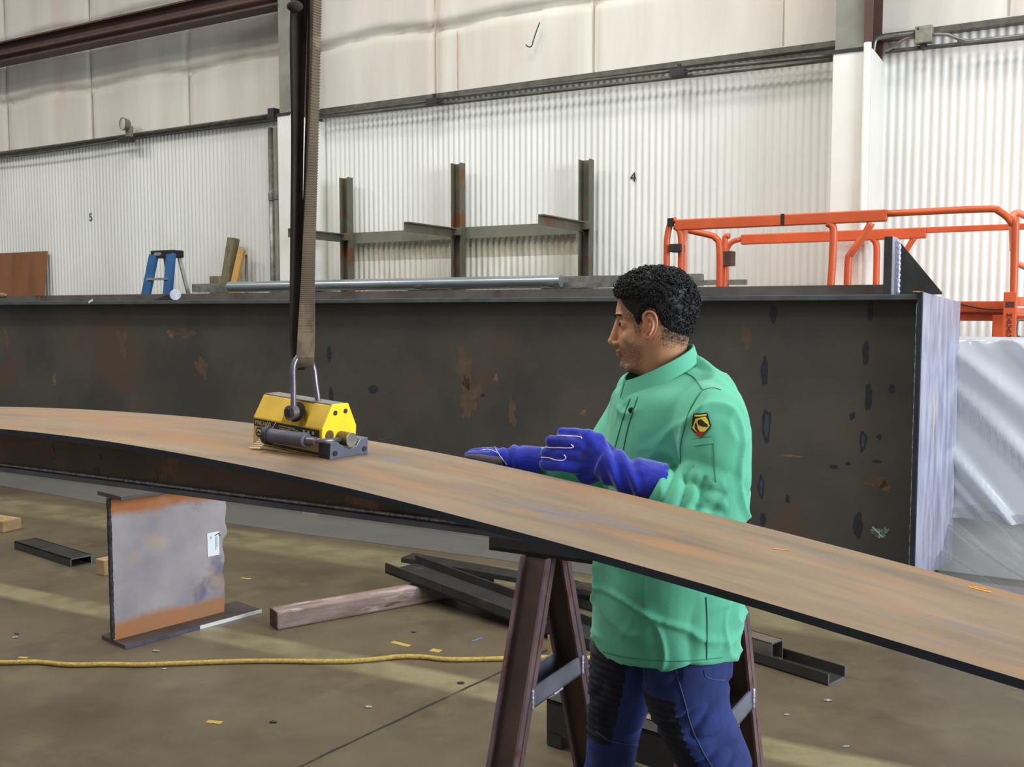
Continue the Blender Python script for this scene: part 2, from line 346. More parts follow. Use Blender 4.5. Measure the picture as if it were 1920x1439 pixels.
# upper insulation blanket with sag creases
seams = [onD(x, y, WD)[0] for x, y in ((20,150),(178,150),(360,120),(822,80),(1118,80),(1472,60),(1893,40))]
seams = sorted(seams+[seams[0]-1.6, 2.3]); girts = [4.72, 5.55, 6.4, 7.2]
m = MB(); ns = 520; nz_ = 110; grid = []
for j in range(nz_+1):
    z = LT+.02+(8.2-LT)*j/nz_; row = []
    for i in range(ns+1):
        s = -19.5+29.5*i/ns
        ds = min(abs(s-q) for q in seams)
        zz = z+.05*math.cos((s-seams[1])*3.3)*.4+.03*noise.noise(Vector((s*1.1, 3, 0)))
        dz = min(abs(zz-g) for g in girts)
        above = .03 if 0 < 1 else 0
        d = .075-.085*math.exp(-(dz/.045)**2)-.03*math.exp(-(ds/.03)**2)+.018*noise.noise(Vector((s*.9, z*1.3, 1)))
        for g in girts:
            if zz > g: d += .028*math.exp(-((zz-g)/.28))
        row.append(W(s, WD-d, z))
    grid.append(row)
m.loft(grid, cap=False, closed=False)
ins = solo('wall_back_upper', m, 'insulation', kind='structure', loc=W(-7,WD,LT), rz=ROT, smooth=True)
for q in seams[1:]:
    part('seam', MB().wbox(q-.006, q+.006, WD-.062, WD-.05, LT+.05, 8.2), 'seam', ins)
sy = onD(868, 80, WD)[0]; part('stain', MB().wbox(sy-.006, sy+.006, WD-.108, WD-.106, LT+.05, 4.62), 'label_tan', ins, label='yellow stain line running down the blanket')
# ledge under blanket
t = MB().wbox(-19.5, 10.0, WD-.10, WD+.02, LT-.02, LT+.03)
solo('trim_1', t, 'conduit_dark', kind='structure', loc=W(-7,WD,LT), rz=ROT)
# numbers painted on the liner
def text_mesh(body, size, extr=.001):
    c = bpy.data.curves.new('t', 'FONT'); c.body = body; c.size = size; c.extrude = extr; c.align_x = 'CENTER'; c.align_y = 'CENTER'; c.offset = 0.0
    o = bpy.data.objects.new('t', c); C.objects.link(o); dg = bpy.context.evaluated_depsgraph_get(); dg.update()
    me = o.evaluated_get(dg).to_mesh(); mb = MB(); mb.v = [v.co.copy() for v in me.vertices]; mb.f = [tuple(p.vertices) for p in me.polygons]
    o.evaluated_get(dg).to_mesh_clear(); bpy.data.objects.remove(o); return mb
def put(mb, origin, xdir, ydir):
    x = Vector(xdir).normalized(); y = Vector(ydir).normalized(); z = x.cross(y)
    mb.v = [Vector(origin)+x*v.x+y*v.y+z*v.z for v in mb.v]; return mb
SX = W(1,0,0)-W(0,0,0); DX = W(0,1,0)-W(0,0,0); UZ = Vector((0,0,1))
for ch, px, py, sz in (('4', 1187, 333, .13), ('5', 170, 408, .15)):
    s, D, z = onD(px, py, WD-.012)
    part('painted_number', put(text_mesh(ch, sz), W(s, WD-.012, z), SX, UZ), 'black', wl, label='black painted number '+ch)
# lapped lower sheet between rack posts
s0 = onD(652, 450, 8.96)[0]; s1 = onD(1090, 450, 8.96)[0]; zt = onD(860, 445, 8.96)[2]
part('lapped_sheet', corrug(s0, s1, WD-.026, .0, zt, .072, .011), 'liner_dirty', wl, smooth=True, label='lower corrugated sheet with grimy and shade-painted top edge')
mat('liner_grime_shade', srgb(188,182,164), srgb(160,152,134), 6, .6, 0, stretch=(1,1,.5))
part('grime_shade_band', corrug(s0, s1, WD-.0275, zt-.22, zt-.006, .072, .011), 'liner_grime_shade', wl, smooth=True, label='brownish band of dirt and painted rail shade on the lower sheet')  # dirt plus the shadow beneath the rail, painted as one darker strip
# ------------------------------------------------------------------ columns
def column(pxl, pxr, py, ztop, zc, label, right=True):
    sl = onD(pxl, py, 8.45)[0]; sr = onD(pxr, py, 8.45)[0]
    o = thing('steel_column', label, 'column', W((sl+sr)/2, 8.7, 0), ROT)
    b = MB().wbox(sl, sr, 8.45, 8.468, zc, ztop); part('front_flange', b, 'column_grey', o)
    part('back_flange', MB().wbox(sl, sr, 8.93, 8.95, zc, ztop), 'red_oxide', o)
    mid = (sl+sr)/2; part('column_web', MB().wbox(mid-.006, mid+.006, 8.468, 8.93, zc, ztop), 'red_oxide', o)
    part('casing', MB().wbox(sl-.01, sr+.02, 8.42, WD-.005, 0, zc), 'casing_white', o, bevel=.006, label='white boxed casing around the column foot')
    part('cap_angle', MB().wbox(sl-.02, sr+.01, 8.41, 8.45, zc-.01, zc+.02), 'dark_steel', o)
    return o, sl, sr
zc = onD(1600, 95, 8.42)[2]
colR, cl, crr = column(1566, 1633, 90, 8.2, zc, 'grey steel wall column with white boxed foot at right')
ps = onD(1627, 80, 8.39)[0]
solo('vertical_pipe', MB().tube([W(ps,8.39,0), W(ps,8.39,zc+.04)], .03, 12), 'casing_white', 'white painted vertical pipe on the front of the right column', 'pipe', smooth=True, loc=W(ps,8.39,0))
solo('vertical_conduit', MB().wbox(ps-.035, ps+.028, 8.41, 8.445, zc+.05, 8.2), 'red_oxide', 'rust brown strip running up the right column above white pipe', 'conduit')
colL, cll, clr = column(524, 546, 200, 8.2, onD(550, 213, 8.42)[2], 'grey steel wall column behind the brown lifting sling')
# ------------------------------------------------------------------ wall services
zl = onD(1300, 146, 8.86)[2]
def wallpipe(px0, py0, px1, py1, D, r, label, m='conduit_dark', sag=0.0, sx=None):
    a = onD(px0, py0, D); b = onD(px1, py1, D); pts = []
    for i in range(13):
        t = i/12; pts.append(W(a[0]+(b[0]-a[0])*t, D, a[2]+(b[2]-a[2])*t-sag*math.sin(PI*t)))
    return solo('conduit', MB().tube(pts, r, 8), m, label, 'conduit', smooth=True)
wallpipe(-60,296, 518,214, 8.86, .016, 'upper grey conduit along the wall left of the left column')
wallpipe(-60,301, 230,262, 8.83, .014, 'sagging lower conduit left of the emergency lamp', sag=.03)
wallpipe(598,216, 810,189, 8.86, .018, 'upper conduit between left column and first clamp box')
wallpipe(810,186, 1270,132, 8.86, .016, 'upper conduit between the two clamp boxes')
wallpipe(598,221, 1562,112, 8.83, .018, 'long lower conduit between the two columns')
wallpipe(1275,133, 1562,104, 8.86, .018, 'upper conduit right of second clamp box')
wallpipe(1660,97, 1990,64, 8.83, .018, 'lower conduit on ledge right of the right column')
wallpipe(1795,80, 1990,60, 8.87, .018, 'upper conduit at far right edge of the wall', 'galv')
def clampbox(px, py, label):
    s, D, z = onD(px, py, 8.80); o = thing('clamp_box', label, 'fitting', W(s, 8.8, z-.05), ROT)
    part('box', MB().wbox(s-.07, s+.07, 8.76, 8.86, z-.035, z+.035), 'dark_steel', o, bevel=.005)
    part('clip', MB().wbox(s-.012, s+.012, 8.80, 8.84, z+.03, z+.085), 'dark_steel', o)
    part('angle_foot', MB().bar(W(s-.02,8.78,z-.03), W(s+.13,8.78,z+.005), .03, .012), 'dark_steel', o)
clampbox(812, 191, 'small dark clamp box on the wall conduits, left one')
clampbox(1272, 137, 'small dark clamp box on the wall conduits, nearer the right column')
# junction box with conduits
s, D, z = onD(1732, 65, 8.76); o = thing('junction_box', 'grey metal junction box on conduits right of the right column', 'junction box', W(s, 8.8, z-.07), ROT)
part('box', MB().wbox(s-.065, s+.065, 8.74, 8.84, z-.065, z+.07), 'junction_box', o, bevel=.006)
part('cover_screw', MB().wbox(s-.05, s-.035, 8.735, 8.74, z+.04, z+.055), 'black', o)
def px_path(pts, D): return [W(*onD(x, y, D)) for x, y in pts]
part('conduit_arm', MB().tube(cr(px_path([(1715,62),(1690,65),(1655,70),(1642,76),(1638,98)], 8.78), 6), .014, 8), 'galv', o, smooth=True)
part('conduit_arm', MB().tube(cr(px_path([(1715,69),(1700,72),(1685,80),(1668,92),(1655,96)], 8.80), 6), .013, 8), 'galv', o, smooth=True)
part('conduit_arm', MB().tube(cr(px_path([(1747,65),(1775,65),(1795,72),(1812,77)], 8.78), 6), .014, 8), 'galv', o, smooth=True)
part('bracket', MB().bar(W(*onD(1728,78,8.8)), W(*onD(1735,92,8.8)), .05, .05), 'dark_steel', o)
# emergency lamp
s, D, z = onD(236, 254, 8.78); o = thing('emergency_lamp', 'small emergency spot lamp standing on the left wall conduit', 'wall lamp', W(s, 8.78, z-.1), ROT)
part('base_box', MB().wbox(s-.13, s+.10, 8.74, 8.84, z-.09, z-.02), 'dark_steel', o, bevel=.006)
part('stem', MB().wbox(s+.0, s+.09, 8.77, 8.83, z-.03, z+.12), 'lamp_body', o, bevel=.01)
part('lamp_head', MB().tube([W(s+.03,8.80,z+.14), W(s+.02,8.72,z+.135)], [.06,.085], 16), 'lamp_body', o, smooth=40)
part('lens', MB().tube([W(s+.02,8.72,z+.135), W(s+.018,8.712,z+.135)], [.078,.06], 16), 'lamp_lens', o, smooth=40)
s, D, z = onD(514, 214, 8.78)
solo('switch_box', MB().wbox(s-.05, s+.05, 8.72, 8.84, z-.06, z+.06), 'dark_steel', 'small dark box where conduits meet the left column', 'switch box', bevel=.006)
for pxx, r, dd, lb in ((507, .032, 8.86, 'thin grey downpipe left of the left column'), (518, .036, 8.80, 'thicker stained downpipe against the left column')):
    s, _, z = onD(pxx, 240, dd); o = thing('downpipe', lb, 'pipe', W(s, dd, 0), ROT)
    part('pipe', MB().tube([W(s,dd,0), W(s,dd,z)], r, 12), 'column_grey' if r > .034 else 'galv', o, smooth=True)
    for zz in (1.9, 3.0): part('coupling', MB().tube([W(s,dd,zz), W(s,dd,zz+.09)], r+.008, 12), 'galv', o, smooth=40)
# hook hanging on blanket
pts = [W(*onD(x, y, 8.84)) for x, y in ((1012,42),(1006,58),(1000,76),(997,86),(991,88),(986,84))]
solo('wire_hook', MB().tube(cr(pts, 5), .006, 6), 'dark_steel', 'thin bent wire hook hanging on the white upper wall', 'hook', smooth=True)
# brown beam upper left
zb0 = onD(0, 119, 8.5)[2]; zb1 = onD(0, 86, 8.5)[2]; se = onD(527, 20, 8.5)[0]
o = thing('crane_runway_beam', 'dark brown steel channel beam across the upper left wall', 'beam', W(-10, 8.6, zb0), ROT)
part('web', MB().wbox(-19.5, se, 8.52, 8.54, zb0, zb1+.02), 'red_oxide', o)
part('bottom_flange', MB().wbox(-19.5, se, 8.42, 8.62, zb0-.012, zb0+.01), 'red_oxide', o)
part('top_flange', MB().wbox(-19.5, se, 8.42, 8.62, zb1, zb1+.02), 'red_oxide', o)
part('lip_pipe', MB().tube([W(-19.5, 8.47, zb0+.10), W(se, 8.47, zb0+.10)], .022, 8), 'red_oxide', o, smooth=True)
part('hanger', MB().wbox(-14, -13.9, 8.62, 8.95, zb0, zb1), 'red_oxide', o)
# ------------------------------------------------------------------ rack on wall
posts = [(646, 333), (856, 306), (1097, 299)]
ro = thing('cantilever_rack', 'rusty olive cantilever rack with three posts on the corrugated wall', 'rack', W(onD(856,306,8.8)[0], 8.8, 0), ROT)
arm_z = onD(857, 437, 8.8)[2]
tz = onD(700, 536, 8.35)[2]
for i, (px, py) in enumerate(posts):
    s, _, z = onD(px, py, 8.80); hw = .062
    p = MB().wbox(s-hw, s+hw, 8.86, 8.872, 0, z).wbox(s-hw, s-hw+.012, 8.78, 8.86, 0, z).wbox(s+hw-.012, s+hw, 8.78, 8.86, 0, z)
    po = part('post', p, 'rack_olive', ro)
    a = MB().wbox(s-.03, s+.03, 7.90, 8.86, arm_z+.035, arm_z+.047).wbox(s-.03, s-.02, 7.90, 8.86, arm_z-.045, arm_z+.035)
    part('arm', a, 'rack_olive', ro)
    b = MB().wbox(s-.03, s+.03, 7.95, 8.86, tz-.06, tz-.048).wbox(s-.03, s-.02, 7.95, 8.86, tz-.13, tz-.06)
    part('arm', b, 'rack_olive', ro)
    part('bolt_plate', MB().wbox(s-.05, s+.08, 8.74, 8.78, arm_z-.03, arm_z+.05), 'rack_olive', ro, bevel=.004)
sa, sb_, sc_ = (onD(px, 400, 8.9)[0] for px in (640, 862, 1100))
for a, b in ((sa, sb_), (sb_, sc_)):
    part('rail', MB().wbox(a, b, 8.89, 8.90, arm_z-.055, arm_z+.065), 'rack_rail', ro)
# galvanised tubes lying on rack arms
def lying(px0, px1, D, z, r, label, mm='silver_tube', square=False):
    a = onD(px0, 538, D)[0]; b = onD(px1, 530, D)[0]
    mb = MB().wbox(a, b, D-r, D+r, z, z+2*r) if square else MB().tube([W(a,D,z+r), W(b,D,z+r)], r, 14)
    return solo('steel_tube', mb, mm, label, 'tube', 'tubes on the wall rack', smooth=40, loc=W((a+b)/2, D, z), rz=ROT)
z0_ = tz-.048
lying(430, 1052, 8.10, z0_, .055, 'shiny round silver tube lying behind the girder, frontmost on rack')
lying(366, 900, 8.30, z0_, .05, 'grey square tube on the wall rack reaching farthest left', 'galv', True)
lying(700, 1316, 8.50, z0_, .055, 'grey square tube on the wall rack reaching farthest right', 'galv', True)
lying(850, 1400, 8.22, z0_, .022, 'thin grey tube between the thicker tubes on rack', 'galv', True)
# ------------------------------------------------------------------ things leaning at left wall
a = onD(-40, 471, 8.8); b = onD(72, 470, 8.8)
solo('plywood_sheet', MB().hexa([W(a[0]-.4,8.62,0),W(b[0],8.62,0),W(b[0],8.64,0),W(a[0]-.4,8.64,0),W(a[0]-.4,8.93,b[2]),W(b[0],8.93,b[2]),W(b[0],8.95,b[2]),W(a[0]-.4,8.95,b[2])]), 'plywood', 'brown plywood sheet leaning on wall at left edge', 'plywood')
# ladder
lz = onD(312, 470, 8.3)[2]; ls = onD(312, 470, 8.3)[0]
o = thing('step_ladder', 'blue fibreglass step ladder with black top by the white wall', 'ladder', W(ls, 8.35, 0), ROT)
part('top_cap', MB().wbox(ls-.19, ls+.19, 8.22, 8.40, lz-.09, lz), 'black', o, bevel=.01)
part('cap_sticker', MB().ell(W(ls-.06, 8.217, lz-.045), .07, .002, .022, 16, 8, Matrix.Rotation(ROT,3,'Z')), 'ladder_alu', o)
for sg, w_ in ((-1, .46), (1, .40)):
    top = W(ls+sg*.15, 8.24, lz-.05); bot = W(ls+sg*.34-.35*0, 7.75, 0)
    part('front_rail', MB().bar(bot, top, .13, .04, up=DX), 'ladder_blue', o)
    part('rear_rail', MB().bar(W(ls+sg*.30, 8.90, 0), W(ls+sg*.12, 8.38, lz-.05), .03, .04), 'ladder_alu', o)
for k in range(7):
    t = (k+1)/8; c = W(ls, 7.75+(8.24-7.75)*t, (lz-.05)*t); hw = .34+(.15-.34)*t
    part('step', MB().bar(c-SX*hw, c+SX*hw, .08, .025), 'ladder_alu', o)
part('sticker', MB().bar(W(ls+.17, 8.21, lz-.5), W(ls+.155, 8.21, lz-.24), .05, .004, up=DX), 'ladder_alu', o, label='white warning sticker on the blue rail')
def leaner(name, pxt, pyt, pxb, D0, D1, wd, th_, mm, label, cat):
    t = onD(pxt, pyt, D1); zq = onD(pxb, 530, (D0+D1)/2)[2]; k = min(.85, zq/t[2]); sq = onD(pxb, 530, D0+(D1-D0)*k)[0]
    sb = (sq-t[0]*k)/(1-k)
    a = W(sb, D0, 0); b = W(t[0], D1, t[2])
    return solo(name, MB().bar(a, b, wd, th_, up=DX), mm, label, cat, bevel=.005)
leaner('timber_post', 438, 447, 425, 8.45, 8.85, .115, .10, 'timber_old', 'long mossy timber post leaning between ladder and yellow plank', 'timber')
leaner('timber_plank', 454, 468, 440, 8.40, 8.82, .095, .05, 'timber_new', 'yellow timber plank leaning beside the mossy post', 'timber')
q_ = onD(408, 518, 8.55); solo('timber_post', MB().wbox(q_[0]-.09, q_[0]+.09, 8.50, 8.60, 0, q_[2]), 'timber_old', 'short mossy timber stub left of the long leaning post', 'timber', bevel=.01)
leaner('steel_strip', 462, 478, 462, 8.5, 8.9, .03, .02, 'galv', 'narrow grey strip leaning right of the yellow plank', 'strip')
# ------------------------------------------------------------------ orange lift
DF, DB = 7.0, 8.3
lo = thing('scissor_lift', 'orange scissor lift platform railing behind the dark girder', 'lift', W(onD(1580,420,DF)[0], 7.6, 0), ROT)
lo_z = onD(1580, 411, DF)[2]
def lp(pts, D): return [W(*onD(x, y, D)) for x, y in pts]
def rail(pts, D, r, name, n=8, mm='lift_orange', label=None, sq=True):
    return part(name, MB().tube(cr(lp(pts, D), 5), r, 10), mm, lo, smooth=True, label=label)
zr = onD(1450, 414, DF)[2]; zb_ = onD(1560, 444, DB)[2]
sF = [onD(x, 410, DF)[0] for x in (1262, 1664, 1880, 1905)]
part('top_rail', MB().wbox(sF[0]+.02, sF[1], DF-.025, DF+.025, zr-.04, zr+.04), 'lift_orange', lo, bevel=.008)
part('tape_mark', MB().wbox(onD(1467,410,DF-.03)[0]-.012, onD(1467,410,DF-.03)[0]+.012, DF-.028, DF-.024, zr-.035, zr+.042), 'black', lo)
zx = zr+.012
q = [W(sF[1]-.05,DF,zx), W(sF[2]-.12,DF,zx), W(sF[2]-.02,DF,zx-.02), W(sF[3]-.02,DF,zx-.10), W(sF[3],DF,zx-.2), W(sF[3]+.005,DF,.6)]
part('extension_rail', MB().tube(cr([tuple(v) for v in q], 6), .023, 10), 'lift_orange', lo, smooth=True)
part('top_rail', MB().wbox(onD(1390,445,DB)[0], onD(1737,436,DB)[0], DB-.025, DB+.025, zb_-.04, zb_+.045), 'lift_orange', lo, bevel=.008)
part('extension_rail', MB().wbox(onD(1737,436,DB)[0], onD(2010,432,DB)[0], DB-.02, DB+.02, zb_+.0, zb_+.045), 'lift_orange', lo, bevel=.006)
rail([(1388,449),(1375,453),(1366,462),(1362,480),(1362,560)], DB, .022, 'rail_post')
rail([(1268,412),(1258,418),(1252,440),(1250,480),(1250,640)], DF, .024, 'rail_post')
rail([(1266,425),(1274,432),(1277,450),(1277,490),(1274,640)], DF, .024, 'rail_post')
rail([(1290,432),(1330,441),(1342,447),(1349,465),(1349,560)], 7.6, .026, 'rail_post')
rail([(1284,432),(1284,450),(1282,560)], 7.1, .022, 'rail_post', mm='lift_pale')
rail([(1368,443),(1361,444),(1359,460),(1358,560)], 7.9, .024, 'rail_post')
rail([(1552,419),(1561,425),(1563,440),(1561,490),(1556,560)], DF, .026, 'rail_post')
rail([(1634,418),(1618,445),(1596,475),(1591,490),(1588,560)], DF, .026, 'rail_brace')
rail([(1636,448),(1642,455),(1644,475),(1642,560)], DB, .026, 'rail_post')
rail([(1716,444),(1700,468),(1690,485)], DB, .022, 'rail_brace')
part('hinge', MB().wbox(onD(1264,465,6.95)[0]-.04, onD(1264,465,6.95)[0]+.05, 6.95, 7.05, onD(1264,465,6.95)[2]-.03, onD(1264,465,6.95)[2]+.03), 'dark_steel', lo, bevel=.005, label='rust dark hinge on the gate post')
hs = onD(1364,485,7.85); part('hinge', MB().wbox(hs[0]-.05, hs[0]+.04, 7.82, 7.94, hs[2]-.06, hs[2]+.06), 'red_oxide', lo, bevel=.005)
part('end_cap', MB().wbox(sF[0]-.03, sF[0]+.01, DF-.04, DF+.0, zr-.01, zr+.05), 'black', lo)
# deck / toe board and lower posts
za, zb2 = onD(1850, 565, 7.3)[2], onD(1850, 591, 7.3)[2]
part('toe_board', MB().wbox(onD(1690,575,7.3)[0], onD(1890,575,7.3)[0], 7.28, 7.31, zb2+.02, za), 'lift_orange', lo, bevel=.004)
part('deck_frame', MB().wbox(sF[0], 1.2, 7.31, DB, zb2-.04, zb2+.02), 'lift_orange', lo, bevel=.004)
part('hose', MB().tube(cr(lp([(1780,566),(1830,577),(1862,581),(1885,580)], 7.26), 5), .006, 6), 'dark_steel', lo, smooth=True)
ss = onD(1872, 610, 7.25)[0]; part('lower_post', MB().wbox(ss-.035, ss+.03, 7.22, 7.29, .35, zb2), 'lift_orange', lo, bevel=.004)
ss = onD(1893, 600, DF)[0]; zj = onD(1893, 548, DF)[2]
lpst = part('marked_post', MB().wbox(ss-.037, ss+.037, DF-.035, DF+.03, .35, zj), 'lift_orange', lo, bevel=.004)
for i, chh in enumerate('MAGAG'):
    zc_ = onD(1893, 593+i*8.7, DF-.037)[2]
    part('letter', put(text_mesh(chh, .045), W(ss, DF-.0375, zc_), SX, UZ), 'marking_dark', lpst)
part('letter_block', MB().wbox(ss-.025, ss+.025, DF-.037, DF-.035, onD(1893,577,DF)[2], onD(1893,566,DF)[2]), 'marking_dark', lpst)
# right hand gate of the lift
rail([(1900,470),(1899,410),(1906,400),(1918,403),(1960,425)], 7.15, .022, 'gate_rail', mm='lift_pale')
rail([(1899,400),(1900,480),(1899,560),(1897,640)], 7.12, .018, 'gate_post', mm='lift_pale')
rail([(1902,492),(1925,502),(1960,512)], 7.2, .02, 'gate_rail', mm='lift_pale')
a = onD(1900,560,7.2); b = onD(1990,572,7.2)
part('step_plate', MB().wbox(a[0], b[0], 7.15, 7.22, a[2]-.05, a[2]+.01).wbox(a[0], b[0], 7.13, 7.2, a[2]-.115, a[2]-.06), 'lift_pale', lo, bevel=.004)
part('grab_loop', MB().tube(cr(lp([(1960,600),(1915,600),(1909,606),(1908,626),(1914,632),(1960,632)], 7.1), 5), .007, 8), 'galv', lo, smooth=True)
sm = onD(1560,600,7.6)[0]
part('scissor_base', MB().wbox(sF[0]+.1, 1.1, 7.35, 8.2, .12, .42), 'lift_orange', lo, bevel=.01)
for k in (0, 1):
    part('scissor_arm', MB().bar(W(sF[0]+.2,7.45+.6*k,.45), W(1.0,7.45+.6*k,zb2-.05), .05, .1), 'lift_orange', lo)
    part('scissor_arm', MB().bar(W(1.0,7.52+.6*k,.45), W(sF[0]+.2,7.52+.6*k,zb2-.05), .05, .1), 'lift_orange', lo)
for sx_ in (sF[0]+.3, .9):
    for dx_ in (7.4, 8.15): part('wheel', MB().tube([W(sx_,dx_-.05,.15), W(sx_,dx_+.05,.15)], .15, 20), 'rubber_dark', lo, smooth=40)
# small fitting on casing behind
for (x0, y0, x1, y1) in ((1541,498,1553,514), (1548,468,1553,498)):
    pass
# ------------------------------------------------------------------ big girder
GD = 6.13; gz1 = onD(1722, 552, GD)[2]; gt = .032; gz0 = .11
gs1 = onD(1722, 600, GD)[0]; gs0 = -11.5
fw = .58; gm = GD+.30
go = thing('plate_girder', 'huge dark plate girder standing behind the worker', 'girder', W(-3, gm, 0), ROT)
part('top_flange', MB().wbox(gs0, gs1, GD, GD+fw, gz1-gt, gz1), 'flange_edge', go, bevel=.003)
part('bottom_flange', MB().wbox(gs0, gs1, GD, GD+fw, gz0, gz0+gt), 'flange_edge', go)
gw = part('web', MB().wbox(gs0, gs1, GD+.13, GD+.145, gz0+gt, gz1-gt), 'girder_steel', go)
# heat marks and rust blotches of the web (flat stains with their own outline)
def blotch(px, py, w_, h_, mm, D=GD+.13, seed=0, name='heat_mark', parent=None, off=.0015):
    s, _, z = onD(px, py, D-off); k = 34; P = []
    sc = D/(.866+.5*(px-960)/FPX)/FPX
    for i in range(k):
        a = 2*PI*i/k; r = 1+(.35 if mm.startswith('scorch') else .75)*noise.noise(Vector((math.cos(a)*1.6+seed, math.sin(a)*1.6, seed)))+(.1 if mm.startswith('scorch') else .5)*noise.noise(Vector((math.cos(a)*5+seed, math.sin(a)*5, seed)))
        P.append(W(s+w_*sc*.55*r*math.cos(a), D-off, z+h_*sc*.5*r*math.sin(a)))
    part(name, MB().add([W(s, D-off, z)]+P, [(0, i+1, (i+1) % k+1) for i in range(k)]), mm, parent or gw)
mat('scorch', srgb(36,38,44), srgb(48,50,56), 30, .5, .3)
mat('scorch_blue', srgb(66,74,84), srgb(56,62,70), 30, .5, .3)
mat('rust_blot', srgb(88,68,48), srgb(70,58,46), 26, .7)
mat('rust_pale', srgb(112,84,58), srgb(88,68,50), 30, .7)
mat('chalk_green', srgb(120,140,124), srgb(90,104,92), 40, .8)
marks = [(1434,697,13,50),(1437,797,16,62),(1427,913,11,42),(1431,975,10,26),(1632,584,10,36),(1623,662,12,46),(1628,745,11,50),(1618,828,12,38),(1477,937,8,16),(1450,590,12,36),(617,664,9,34),(621,745,9,38)]
for i, (x, y, w_, h_) in enumerate(marks):
    blotch(x, y, w_, h_, 'scorch', seed=i*3.1, off=.001)
    if i in (1, 7, 2): blotch(x, y, w_*.5, h_*.7, 'scorch_blue', seed=i*1.7, off=.0016)
for i, (x, y, w_, h_, mm) in enumerate([(868,690,34,60,'rust_blot'),(880,745,36,70,'rust_blot'),(960,775,14,54,'rust_blot'),(930,708,11,16,'rust_pale'),(905,742,10,6,'scorch'),(350,625,40,18,'rust_blot'),(378,690,26,44,'rust_blot'),(230,640,24,60,'rust_blot'),(12,630,16,40,'rust_blot'),(320,625,16,14,'rust_pale'),(1095,776,12,10,'rust_pale'),(1645,905,34,22,'rust_blot'),(1660,912,12,20,'rust_pale'),(1583,804,16,14,'rust_blot'),(1598,780,9,16,'scorch'),(1672,730,10,18,'scorch'),(1608,985,16,50,'scorch'),(1563,876,14,8,'scorch'),(1590,870,8,8,'scorch'),(1645,866,16,5,'scorch'),(1615,865,7,7,'rust_blot'),(1480,855,44,4,'rust_pale'),(700,730,22,16,'scorch'),(102,712,8,22,'rust_pale'),(1400,630,18,44,'rust_blot'),(1648,820,8,10,'scorch')]):
    blotch(x, y, w_, h_, mm, seed=20+i*2.3, name='rust_patch', off=.0008)
for k in range(6): blotch(1640+k*4, 996+((k*7) % 5)*2, 14-k, 12, 'chalk_green', seed=60+k, name='grinding_mark', off=.002)
for a, b in (((1636,988),(1655,1008)),((1648,992),(1650,1010))):
    part('grinding_mark', MB().bar(W(*onD(a[0],a[1],GD+.127)), W(*onD(b[0],b[1],GD+.127)), .001, .006), 'white_paint', gw)
# end plate
pn = W(gs1, GD, 0); zt_f = onD(1789, 567, 6.67)[2]
P0 = at(1733, 552, pn.y)
fr = ray(1789, 700); kk = (pn.y+.47)/fr.y; pf = Vector((fr.x*kk, pn.y+.47, 0))
dirp = (pf-Vector((pn.x, pn.y, 0))); Lp = dirp.length; dirp.normalize(); nrm = Vector((dirp.y, -dirp.x, 0))
zfar = at(1789, 567, pf.y).z; zfb = at(1778, 1048, pf.y).z; znear = gz1+.012
poly = [(0, gz0-.01), (Lp*.62, gz0-.01), (Lp, zfb), (Lp, zfar), (0, znear)]
base = Vector((pn.x, pn.y, 0))-dirp*.012
ep = part('end_plate', MB().prism(poly, lambda a, b: base+dirp*a+UZ*b, lambda a, b: base+dirp*a+UZ*b+nrm*.028), 'mill_bright', go, label='bright lilac grey end plate')
part('end_plate_edge', MB().hexa([base-dirp*.012+nrm*-.002+UZ*(gz0-.01), base-dirp*.0+nrm*.0+UZ*(gz0-.01), base+nrm*.028+UZ*(gz0-.01), base-dirp*.012+nrm*.026+UZ*(gz0-.01),
      base-dirp*.012+nrm*-.002+UZ*znear, base+UZ*znear, base+nrm*.028+UZ*znear, base-dirp*.012+nrm*.026+UZ*znear]), 'cut_edge', go)
# upstand + gusset on top flange
us1 = onD(1668, 540, GD+.22)[0]; uz = onD(1640, 534, GD+.22)[2]
part('upstand', MB().wbox(gs0, us1, GD+.22, GD+.24, gz1, uz), 'upstand_steel', go, label='dark upstand strip along the top flange')
uc = onD(1676, 445, GD+.10); 
part('lug_plate', MB().wbox(uc[0]-.04, uc[0]+.005, GD+.02, GD+.22, gz1, uc[2]), 'dark_steel', go, bevel=.002)
part('lug_face', MB().wbox(uc[0]+.005, uc[0]+.009, GD+.02, GD+.22, gz1, uc[2]), 'mill_bright', go)
g0 = onD(1684, 450, GD+.12); g1 = onD(1766, 556, GD+.12)
part('gusset', MB().prism([(g0[0], gz1-.0), (g1[0], gz1-.0), (g1[0], gz1+.01), (g0[0], g0[2])], lambda a, b: W(a, GD+.12, b), lambda a, b: W(a, GD+.14, b)), 'dark_steel', go, label='dark triangular gusset')
wz = [W(g0[0]+.008, GD+.112, gz1+(g0[2]-gz1)*i/30) for i in range(31)]
part('weld_bead', MB().tube(wz, [.009+.003*((i*7) % 3) for i in range(31)], 8), 'weld_white', go, smooth=True)
part('weld_bead', MB().tube([base+nrm*-.004+UZ*(gz0+.05+(gz1-gz0-.1)*i/60) for i in range(61)], [.004+.0015*((i*5) % 3) for i in range(61)], 6), 'weld', go, smooth=True)
for k in range(7):
    p = base+dirp*(-.02+.012*k)+UZ*(znear+.001)-nrm*(.02*(k % 2)); part('weld_spatter', MB().ell(p, .012, .01, .006, 8, 6), 'brass_dirty', go, smooth=True)
